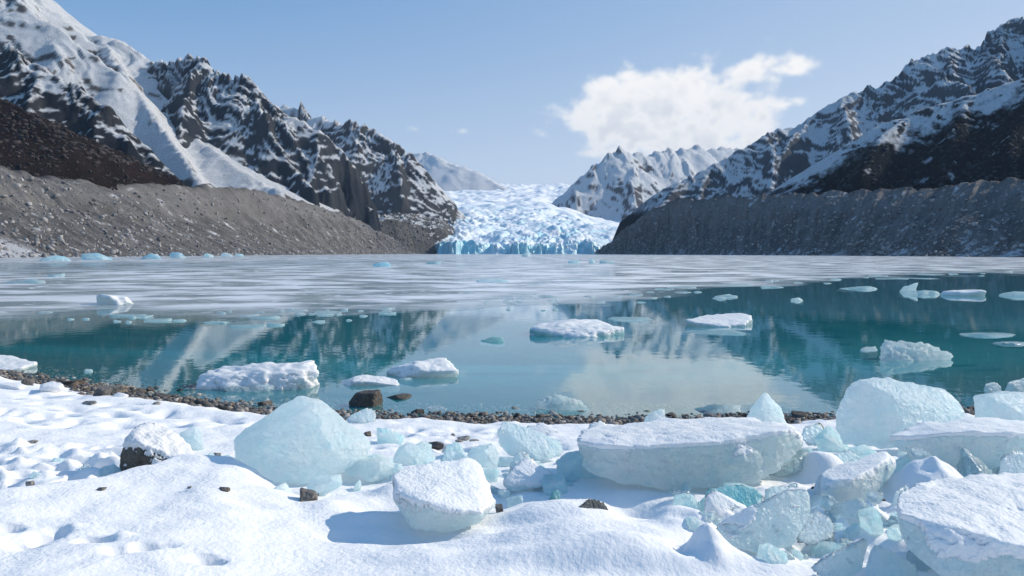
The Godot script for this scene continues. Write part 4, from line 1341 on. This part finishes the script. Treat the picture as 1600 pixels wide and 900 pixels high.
	# ---- right side
	block("ice_block", B, "tall upright blue white ice block, highest on the right of the shore", 7.7,
		[[1290, 700, 0], [1287, 662, 0.1], [1302, 636, 0.1], [1326, 606, 0.15], [1329, 588, 0.2], [1346, 577, 0.3], [1372, 580, 0.35], [1440, 596, 0.45], [1486, 606, 0.5], [1508, 630, 0.4], [1548, 662, 0.25], [1545, 700, 0.1], [1420, 712, -0.12], [1345, 706, -0.1], [1395, 618, 0.05], [1350, 592, 0.1]], {"level": 6, "sharp": 26.0, "chips": 7, "dent": 0.09, "scallop": 0.05})
	block("ice_block", B, "wide snow topped ice block in front of the tall upright block, at the right edge", 7.0,
		[[1372, 690, 0.05], [1400, 676, 0.2], [1440, 663, 0.4], [1490, 657, 0.55], [1560, 656, 0.6], [1640, 664, 0.6], [1650, 710, 0.2], [1600, 735, 0.0], [1540, 745, -0.05], [1470, 730, -0.05], [1400, 708, 0], [1480, 680, -0.05], [1600, 682, 0.0]], {"level": 5, "cap": 0.035, "thr": 0.55, "sharp": 18.0})
	block("ice_block", B, "square pale ice block at the right edge behind the tall upright block", 8.3,
		[[1514, 672, 0], [1513, 618, 0.1], [1560, 610, 0.3], [1640, 610, 0.4], [1650, 672, 0.1], [1560, 678, -0.05], [1540, 616, -0.02]], {"level": 5, "chips": 7, "sharp": 26.0})
	block("ice_block", B, "small frosty ice lump lying on the square block at the right edge", 8.55,
		[[1534, 613, 0], [1538, 600, 0.04], [1552, 597, 0.08], [1566, 602, 0.08], [1568, 614, 0.02], [1550, 617, -0.02]], {"level": 4, "sharp": 14.0})
	block("ice_block", B, "bigger frosty ice lump lying on the square block, cut by the right edge", 8.55,
		[[1564, 613, 0], [1572, 597, 0.05], [1600, 588, 0.15], [1640, 592, 0.15], [1645, 616, 0.05], [1600, 619, -0.04]], {"level": 4, "sharp": 14.0})
	block("ice_block", B, "long tilted ice slab with snow on top pointing up to the right", 6.0,
		[[1267, 754, 0.1], [1290, 737, 0.35], [1345, 720, 0.55], [1387, 705, 0.6], [1406, 711, 0.55], [1404, 738, 0.45], [1373, 775, 0.1], [1345, 795, 0], [1300, 792, 0], [1270, 780, 0], [1330, 753, -0.02], [1378, 728, 0.22]], {"level": 5, "cap": 0.02, "thr": 0.62, "sharp": 26.0})
	block("ice_block", B, "shaded snowy wedge leaning on the lower end of the long tilted slab", 5.85,
		[[1266, 772, 0], [1276, 748, 0.1], [1290, 740, 0.12], [1316, 754, 0.1], [1312, 776, 0], [1290, 782, -0.02]], {"level": 4, "cap": 0.012, "thr": 0.2})
	block("ice_block", B, "clear ice lump between the long tilted slab and the big snowy slab", 5.9,
		[[1386, 800, 0], [1398, 768, 0.04], [1414, 754, 0.1], [1440, 770, 0.12], [1446, 798, 0.05], [1415, 806, -0.02]], {"level": 4, "sharp": 28.0, "chips": 6})
	block("ice_block", B, "blue ice block at the right edge under the wide snow topped block", 6.5,
		[[1554, 760, 0], [1560, 708, 0.06], [1590, 697, 0.12], [1640, 698, 0.2], [1645, 765, 0.05], [1590, 772, -0.02]], {"level": 4, "chips": 7, "bias": 0.0})
	block("ice_block", B, "triangular frosted ice plate standing in the right foreground", 5.0,
		[[1106, 824, 0.02], [1232, 763, 0.12], [1262, 764, 0.16], [1269, 800, 0.12], [1245, 846, 0], [1190, 870, -0.05], [1130, 855, -0.05], [1238, 762, 0.28], [1270, 778, 0.3], [1122, 822, 0.14], [1235, 860, 0.2]], {"level": 5, "sharp": 34.0, "chips": 5, "cap": 0.008, "thr": 0.72, "dent": 0.04})
	block("ice_block", B, "clear ice chunk right behind the triangular plate", 5.2,
		[[1240, 848, 0], [1250, 806, 0.1], [1275, 790, 0.15], [1302, 806, 0.15], [1310, 840, 0.05], [1270, 858, -0.04]], {"level": 4, "sharp": 28.0, "chips": 8, "mat": "clear"})
	block("ice_block", B, "rounded ice cobble on top of the jam above the triangular plate", 5.7,
		[[1188, 790, 0], [1194, 768, 0.04], [1215, 755, 0.1], [1240, 760, 0.12], [1246, 784, 0.05], [1215, 796, -0.02]], {"level": 4, "sharp": 14.0})
	block("ice_block", B, "snow backed ice wedge left of the triangular plate, below the broad block", 5.6,
		[[1095, 812, 0], [1100, 775, 0.06], [1112, 766, 0.1], [1172, 792, 0.15], [1176, 806, 0.05], [1130, 822, -0.04]], {"level": 4, "cap": 0.015, "thr": 0.6, "sharp": 26.0})
	block("ice_block", B, "glittering ice knob between the wedge and the broad block", 5.9,
		[[1155, 786, 0], [1160, 770, 0.03], [1176, 764, 0.06], [1190, 772, 0.06], [1192, 788, 0.02], [1172, 794, -0.02]], {"level": 3, "mat": "clear"})
	block("ice_block", B, "tilted frosted plate in the right foreground, left of the big snowy slab", 4.35,
		[[1258, 890, 0], [1300, 862, 0.05], [1348, 838, 0.14], [1360, 845, 0.18], [1348, 892, 0.04], [1325, 915, 0], [1285, 912, -0.02], [1320, 850, 0.22]], {"level": 4, "sharp": 32.0, "chips": 5, "cap": 0.006, "thr": 0.8})
	block("ice_block", B, "pointed shaded plate against the big snowy slab in the bottom right", 4.25,
		[[1346, 920, 0], [1358, 850, 0.1], [1364, 847, 0.14], [1402, 864, 0.14], [1436, 884, 0.14], [1450, 925, 0.02], [1400, 935, -0.04]], {"level": 4, "sharp": 32.0, "chips": 4})
	block("ice_block", B, "big snow covered ice slab filling the bottom right corner", 4.6,
		[[1384, 792, 0.35], [1440, 754, 0.8], [1500, 742, 1.0], [1690, 742, 1.2], [1740, 800, 0.8], [1720, 900, 0], [1610, 872, -0.05], [1480, 836, 0.0], [1394, 818, 0.1], [1400, 875, 0.02], [1480, 915, -0.08], [1640, 975, -0.15]], {"level": 6, "cap": 0.04, "thr": 0.55, "sharp": 18.0, "dent": 0.08})
	block("ice_block", B, "pale ice lump in the shade behind the long tilted slab", 6.7,
		[[1296, 735, 0], [1302, 712, 0.06], [1325, 700, 0.12], [1350, 710, 0.12], [1352, 735, 0.02], [1320, 745, -0.04]], {"level": 4})
	block("ice_block", B, "white lump of ice on the gravel left of the shore boulder's foot", 9.2,
		[[534, 657, 0], [550, 646, 0.08], [574, 635, 0.15], [590, 640, 0.15], [592, 660, 0.05], [560, 664, -0.05]], {"level": 4, "sharp": 12.0})
	block("ice_block", B, "thin clear ice shard on the gravel beside the dark square stone", 9.75,
		[[661, 636, 0], [668, 632, 0.06], [698, 634, 0.1], [701, 640, 0.05], [690, 649, 0], [678, 648, 0]], {"level": 4, "mat": "clear", "sharp": 30.0})
	# shards that close the gaps between the big blocks
	rng.seed = 4711
	for q in [[905, 742, 70, 34, "between the wedge and the broad block's left end"], [870, 768, 44, 22, "below the snow topped wedge"], [748, 752, 52, 26, "behind the right end of the snowy tilted slab"], [715, 712, 40, 20, "farthest back between the flat piece and the upright slab"], [560, 728, 46, 22, "at the pyramid's right foot"], [655, 712, 60, 26, "behind the glassy angular block"], [610, 690, 40, 20, "on the snow behind the long low slab"],
			[1300, 700, 60, 34, "at the foot of the tall upright block"], [1345, 728, 60, 30, "between the tall upright block and the long tilted slab"], [1235, 742, 60, 36, "under the broad block's right end"], [1425, 735, 56, 26, "in front of the wide snow topped block"], [1520, 752, 64, 28, "between the wide snow topped block and the corner slab"], [1470, 752, 50, 24, "left of the shards under the wide snow topped block"], [1580, 745, 50, 26, "by the blue block at the right edge"],
			[1215, 812, 44, 28, "on the triangular plate's back"], [1330, 822, 60, 34, "left of the corner slab, under the long tilted slab"], [1290, 808, 46, 28, "below the long tilted slab's foot"], [1365, 838, 50, 34, "touching the corner slab's left end"], [1205, 880, 46, 24, "in front of the triangular plate"], [1290, 856, 50, 26, "behind the tilted frosted plate"], [1105, 800, 40, 22, "below the snow backed wedge"], [1150, 775, 44, 24, "between the knob and the broad block"], [1440, 880, 60, 34, "beside the pointed shaded plate"], [1075, 800, 50, 26, "in the hollow under the broad block"]]:
		var p := spot(q[0], q[1])
		var u: float = -p.z / F
		var sd := rng.randi() % 100000
		var ext := Vector3(q[2] * 0.55 * u, q[3] * 0.85 * u, q[2] * 0.4 * u)
		var glass := sd % 3 == 0
		lump("ice_shard", "ice shard", "%s ice shard %s" % ["glassy" if glass else "frosty", q[4]], Vector3(p.x, snow_at(p.x, -p.z) + ext.y * 0.2, p.z), ext, sd, {"mat": "clear" if glass else "ice", "tone": Color(0.74, 0.92, 0.95), "tone2": Color(0.96, 0.98, 0.98), "level": 4, "sharp": 44.0, "cuts": 8, "least": 0.5, "tilt": 3.5, "dent": 0.12, "scallop": 0.06})
	# small pieces lying about
	rng.seed = 888
	var chips := []
	var jam := []                                           # broken bits fill the gaps of the jam
	for k in 60: jam.append([rng.randf_range(1060, 1600), rng.randf_range(770, 880)])
	for k in 26: jam.append([rng.randf_range(590, 900), rng.randf_range(705, 770)])
	for k in 18: jam.append([rng.randf_range(1260, 1600), rng.randf_range(715, 770)])
	for q in [[1180, 805], [1300, 850], [1320, 805], [1330, 845], [1360, 815], [1285, 838], [1250, 868], [1230, 845], [1345, 800], [1430, 800], [1310, 872], [1240, 880], [1205, 790], [1255, 745], [1300, 760], [1420, 745], [1500, 745], [1535, 748],
			[760, 765], [800, 785], [745, 745], [720, 735], [660, 735], [645, 725], [590, 752], [560, 765], [610, 755], [480, 790], [840, 770], [865, 752], [330, 722], [130, 735], [95, 725], [160, 745], [60, 750], [205, 715], [270, 715], [350, 728], [1095, 790], [1075, 785]] + jam:
		chips.append([q[0] + rng.randf_range(-6, 6), q[1] + rng.randf_range(-5, 5), rng.randf_range(10, 30), rng.randi()])
	for q in chips:
		var p := spot(q[0], q[1])
		var u: float = -p.z / F
		var y := snow_at(p.x, -p.z)
		rng.seed = q[3]
		var ext := Vector3(q[2] * 0.5 * u, q[2] * rng.randf_range(0.25, 0.5) * u, q[2] * rng.randf_range(0.3, 0.5) * u)
		lump("ice_chip", "ice chip", "small broken ice chip half sunk in the snow of the shore", Vector3(p.x, y + ext.y * 0.3, p.z), ext, q[3] % 100000, {"mat": "ice" if q[3] % 3 else "clear", "tone": Color(0.80, 0.93, 0.95), "tone2": Color(0.96, 0.98, 0.98), "level": 3, "sharp": 44.0, "cuts": 7, "least": 0.5, "tilt": 3.5, "group": "small ice chips on the snow shore"})

func build_stones() -> void:
	var dark := Color(0.075, 0.068, 0.060)
	var tan := Color(0.24, 0.21, 0.17)
	stone("rounded brown grey boulder standing in the shallows, biggest stone at the shore", 568, 634, 56, 27, 1, Color(0.085, 0.075, 0.066), {"called": "boulder", "category": "boulder", "level": 5, "sharp": 12.0})
	stone("flat dark rock awash beside the shore boulder", 621, 623, 44, 9, 2, dark)
	stone("dark square stone on the gravel beside the clear ice shard", 652, 647, 25, 11, 3, dark, {"sharp": 12.0})
	stone("long flat brown stone half in the water on the left", 113, 602, 36, 12, 4, Color(0.07, 0.05, 0.032))
	stone("grey angular stone leaning on the pale tan stone at the left shore", 157, 618, 26, 16, 5, Color(0.12, 0.115, 0.11))
	stone("pale tan angular stone at the left shore, brightest there", 181, 616, 32, 18, 6, Color(0.23, 0.20, 0.165))
	stone("brown stone right of the pale tan stone", 211, 616, 28, 10, 7, Color(0.10, 0.085, 0.07))
	stone("dark round stone behind the brown stones of the left shore", 232, 613, 20, 11, 8, dark)
	stone("mottled flat stone below the dark round stone at the left shore", 250, 622, 34, 9, 9, Color(0.09, 0.08, 0.07))
	stone("grey round stone left of the white snow lump at the left shore", 41, 600, 17, 12, 10, Color(0.12, 0.115, 0.11))
	stone("light stone at the far left edge of the shore", 4, 583, 12, 8, 11, tan)
	stone("pale pebble at the water's edge, right of the mottled flat stone", 297, 625, 16, 7, 12, tan)
	stone("flat brown stone at the water's edge behind the pyramid's left side", 413, 633, 26, 9, 13, Color(0.10, 0.085, 0.07))
	stone("dark wet stone awash off the left shore", 279, 611, 10, 5, 14, dark)
	stone("black stone lying behind the broad block, left of its spire", 1050, 650, 16, 8, 15, dark)
	stone("long dark stone at the water's edge between the white pyramid and the tall block", 1250, 653, 26, 9, 16, dark)
	stone("small dark stone awash near the long dark stone", 1273, 648, 12, 5, 17, dark)
	stone("small dark wet stone on the middle of the gravel", 735, 652, 17, 8, 18, dark)
	stone("dark stone on the gravel right of the middle", 772, 654, 14, 8, 19, dark)
	stone("mossy dark stone beside the clear shard", 705, 650, 18, 9, 20, Color(0.05, 0.047, 0.035))
	# stones lying on the snow
	stone("flat grey stone on the snow behind the snowy boulder", 138, 632, 24, 6, 31)
	stone("small grey stone on the snow left of the pyramid", 243, 633, 15, 6, 32)
	stone("little flat stone alone on the snow at the left", 50, 692, 17, 5, 33)
	stone("small brown stone on the snow right of the pyramid", 573, 680, 14, 8, 34, Color(0.12, 0.10, 0.085))
	stone("pointed dark grey stone on the snow in the middle", 681, 697, 26, 11, 35, Color(0.085, 0.08, 0.08), {"sharp": 30.0})
	stone("flat dark stone on the snow above the pointed one", 725, 686, 22, 6, 36)
	stone("flat stone on the snow right of the pointed one", 741, 690, 16, 5, 37)
	stone("tiny stone on the snow beneath the gravel in the middle", 708, 680, 9, 4, 38)
	stone("low flat stone on the snow beside the pointed one", 717, 690, 14, 4, 39)
	stone("small grey stone on the smooth snow of the left foreground", 157, 808, 14, 6, 41, Color(0.14, 0.135, 0.13))
	stone("tiny stone in the smooth snow below the shadow of the pyramid", 296, 799, 9, 4, 42)
	stone("flat brown grey stone in the snow right of the tiny one", 350, 804, 22, 6, 43, Color(0.13, 0.115, 0.10))
	stone("half buried grey stone in front of the rounded frosty slab", 482, 797, 30, 15, 44, Color(0.14, 0.13, 0.12))
	stone("stone tip under the rounded frosty slab", 492, 776, 13, 6, 45)
	stone("brown grey stone tip in the crust at the far left", 45, 758, 15, 8, 46)
	stone("stone tip between pyramid and snowy boulder", 337, 716, 16, 6, 47)
	stone("dark stone in the shaded snow mound under the wide snow topped block", 1462, 742, 24, 8, 48, Color(0.09, 0.09, 0.095))
	stone("dark stone in the gap beside the long tilted slab", 1374, 786, 22, 12, 49, Color(0.07, 0.075, 0.08))
	stone("dark stone in the shade behind the shaded snowy wedge", 1272, 768, 12, 8, 50, Color(0.06, 0.07, 0.075))
	stone("grey stone at the right foot of the snowy tilted slab", 781, 802, 14, 15, 51, Color(0.10, 0.10, 0.10))

func build_floes() -> void:
	var FL := "ice floe"
	block("ice_floe", FL, "long snow covered ice floe grounded off the left shore, largest on the water", spot(420, 612),
		[[287, 590, 0.3], [300, 578, 0.7], [360, 574, 1.2], [420, 568, 1.3], [470, 563, 1.0], [498, 561, 0.8], [516, 570, 0.6], [520, 585, 0.4], [500, 600, 0.1], [430, 612, 0.0], [340, 612, 0.0], [296, 604, 0.1], [345, 588, 0.2], [455, 585, 0.15]] , {"afloat": true, "level": 5, "cap": 0.05, "thr": 0.35, "sharp": 12.0, "dent": 0.16, "scallop": 0.08})
	block("ice_floe", FL, "frosty front lobe of ice lying against the long floe", spot(400, 613),
		[[336, 602, 0.1], [350, 590, 0.4], [400, 583, 0.6], [440, 590, 0.4], [438, 602, 0.1], [400, 613, -0.05], [355, 612, -0.05]], {"afloat": true, "level": 4, "sharp": 10.0, "dent": 0.12, "scallop": 0.08})
	block("ice_floe", FL, "turquoise footed ice floe in the calm middle of the lake", spot(890, 527),
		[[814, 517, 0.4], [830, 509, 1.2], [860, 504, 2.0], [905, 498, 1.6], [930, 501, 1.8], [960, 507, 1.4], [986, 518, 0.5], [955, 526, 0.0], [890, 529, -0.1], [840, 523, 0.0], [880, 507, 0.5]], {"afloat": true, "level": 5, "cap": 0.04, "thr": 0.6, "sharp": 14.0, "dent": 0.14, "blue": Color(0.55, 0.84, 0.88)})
	block("ice_floe", FL, "pale ice floe drifting in the right middle of the lake", spot(1130, 511),
		[[1066, 501, 0.6], [1090, 494, 1.5], [1140, 491, 2.0], [1170, 490, 1.8], [1188, 498, 1.0], [1176, 508, 0.1], [1130, 512, -0.1], [1085, 506, 0.1]], {"afloat": true, "level": 5, "cap": 0.03, "thr": 0.7, "sharp": 14.0, "dent": 0.14})
	block("ice_floe", FL, "sparkling jagged ice floe on the right with a fin at its left end", spot(1430, 564),
		[[1360, 552, 0.1], [1362, 528, 0.2], [1372, 527, 0.3], [1400, 535, 0.8], [1445, 531, 0.9], [1480, 541, 0.6], [1506, 549, 0.2], [1490, 558, 0.0], [1420, 566, -0.1], [1375, 562, 0.0]], {"afloat": true, "level": 5, "sharp": 26.0, "dent": 0.14, "scallop": 0.10, "chips": 12})
	block("ice_floe", FL, "small flat spit of ice at the left end of the sparkling floe", spot(1350, 550),
		[[1340, 546, 0.1], [1350, 541, 0.4], [1370, 540, 0.5], [1372, 548, 0.2], [1355, 551, 0]], {"afloat": true, "level": 3, "sharp": 14.0})
	block("ice_floe", FL, "snow covered ice floe at the left edge of the picture by the shore", spot(10, 579),
		[[-60, 570, 0.2], [-40, 556, 1.0], [10, 555, 1.0], [35, 561, 0.8], [63, 569, 0.4], [45, 577, 0.0], [0, 580, -0.1], [-50, 579, 0]], {"afloat": true, "level": 5, "cap": 0.04, "thr": 0.3, "sharp": 12.0})
	floe("small flat ice floe right of the long snow covered floe", 523, 622, 580, 601, 61, {"deep": 0.55, "level": 5, "cap": 0.02})
	floe("flat snowy ice floe with a broken right end, behind the small flat one", 592, 727, 562, 589, 62, {"deep": 0.6, "level": 5, "cap": 0.03})
	floe("thin ice fragment at the right tip of the small flat floe", 614, 646, 588, 594, 63)
	floe("tiny greenish piece of ice in the calm middle of the lake", 750, 795, 524, 534, 64, {"tone": Color(0.40, 0.75, 0.76), "tone2": Color(0.7, 0.9, 0.9)})
	floe("clear glassy ice floe close to the gravel in the middle", 836, 921, 611, 640, 65, {"level": 5, "deep": 0.5, "sharp": 34.0, "tone": Color(0.88, 0.95, 0.96)})
	floe("clear glassy ice floe close to the gravel, behind the broad block", 1080, 1168, 623, 645, 66, {"level": 5, "deep": 0.5, "sharp": 34.0, "tone": Color(0.88, 0.95, 0.96)})
	floe("tiny white floe off the left shore", 126, 143, 574, 581, 67)
	floe("lone white ice floe in the grey lake ice at the left", 131, 214, 460, 476, 68, {"cap": 0.03, "deep": 0.5})
	floe("low bluish floe near the left edge, in the grey lake ice", 5, 61, 433, 442, 69, {"tone": Color(0.45, 0.76, 0.85)})
	floe("small bluish floe right of the low one near the left edge", 72, 99, 426, 433, 70, {"tone": Color(0.40, 0.74, 0.84)})
	floe("square topped white floe in the group at the right", 1404, 1432, 443, 456, 71, {"deep": 0.5})
	floe("low floe between the square topped one and the long one at the right", 1428, 1478, 449, 460, 72)
	floe("longest floe in the group at the right", 1466, 1550, 448, 462, 73, {"deep": 0.5, "cap": 0.03})
	floe("flat floe left of the square topped one", 1316, 1378, 445, 452, 74)
	floe("floe at the right edge level with the group", 1568, 1625, 453, 463, 75)
	floe("little floe on the teal water under the skin's edge, left of the group", 1236, 1257, 461, 470, 76)
	floe("little flat floe on the teal water above the pale drifting floe", 1112, 1141, 461, 467, 77)
	floe("flat skin like floe behind the turquoise footed one", 950, 1024, 493, 501, 78, {"deep": 0.9})
	floe("slushy flat floe under the pale drifting floe", 1060, 1180, 513, 522, 79, {"deep": 0.8, "tone": Color(0.6, 0.8, 0.86)})
	floe("glittering patch of brash ice at the right edge", 1555, 1625, 529, 539, 80, {"mat": "clear", "scallop": 0.2})
	floe("thin flat floe at the right edge above the glittering brash", 1512, 1605, 517, 525, 81, {"deep": 0.8, "tone": Color(0.55, 0.78, 0.85)})
	floe("bright blue ice lump out on the frozen lake, left of the glacier front", 582, 613, 408, 417, 82, {"tone": Color(0.25, 0.66, 0.80), "tone2": Color(0.75, 0.9, 0.94)})
	floe("blue ice lump below the left end of the glacier front", 664, 692, 405, 413, 83, {"tone": Color(0.35, 0.70, 0.82)})
	floe("flat greyish ice floe in the middle of the frozen lake", 740, 798, 434, 442, 84, {"tone": Color(0.5, 0.74, 0.82)})
	floe("small blue ice lump right under the glacier front", 813, 832, 394, 401, 85, {"tone": Color(0.25, 0.62, 0.74)})
	floe("leftmost of the blue ice lumps below the right of the glacier front", 887, 908, 405, 412, 86, {"tone": Color(0.35, 0.70, 0.82)})
	floe("highest of the blue ice lumps below the right of the glacier front", 918, 932, 402, 412, 87, {"tone": Color(0.30, 0.68, 0.80)})
	floe("rightmost of the blue ice lumps below the right of the glacier front", 932, 962, 405, 412, 88, {"tone": Color(0.45, 0.76, 0.85)})
	# stranded along the left shore
	floe("long white and blue ice heap stranded at the far left of the opposite shore", 52, 104, 397, 408, 90, {"called": "iceberg", "tone": Color(0.45, 0.76, 0.86)})
	floe("bright blue sided iceberg stranded under the left moraine, tallest there", 130, 172, 392, 406, 91, {"called": "iceberg", "tone": Color(0.25, 0.65, 0.80), "tone2": Color(0.92, 0.96, 0.97)})
	floe("blue iceberg stranded under the left moraine, second of the row", 216, 250, 393, 405, 92, {"called": "iceberg", "tone": Color(0.25, 0.62, 0.80), "tone2": Color(0.9, 0.95, 0.97)})
	floe("pale blue iceberg stranded under the left moraine, third of the row", 264, 290, 393, 403, 93, {"called": "iceberg", "tone": Color(0.32, 0.66, 0.84), "tone2": Color(0.9, 0.95, 0.97)})
	floe("little greenish iceberg under the left moraine, fourth of the row", 314, 332, 394, 402, 94, {"called": "iceberg", "tone": Color(0.5, 0.78, 0.80)})
	floe("white iceberg under the left moraine, fifth of the row", 344, 364, 393, 401, 95, {"called": "iceberg"})
	floe("last and smallest iceberg of the row under the left moraine", 366, 382, 395, 401, 96, {"called": "iceberg", "tone": Color(0.5, 0.78, 0.86)})
	# lumps of snow at the near left shore
	stone("white snow lump on the gravel at the left shore", 76, 611, 40, 17, 97, Color(0.86, 0.875, 0.89), {"called": "snow_lump", "category": "snow lump", "mat": "cap", "tone2": Color(0.88, 0.89, 0.9), "sharp": 8.0, "level": 4})
	stone("flat snow lump at the far left of the gravel", 16, 605, 44, 9, 98, Color(0.86, 0.875, 0.89), {"called": "snow_lump", "category": "snow lump", "mat": "cap", "tone2": Color(0.88, 0.89, 0.9), "sharp": 8.0, "level": 4})
	stone("small snow lump in front of the pale tan stone", 187, 622, 24, 8, 99, Color(0.86, 0.875, 0.89), {"called": "snow_lump", "category": "snow lump", "mat": "cap", "tone2": Color(0.88, 0.89, 0.9), "sharp": 8.0})
func _ready() -> void:
	set_up()
	make_materials()
	build_mountains()
	build_moraines()
	build_glacier()
	build_shore()
	build_lake()
	build_blocks()
	build_stones()
	build_floes()
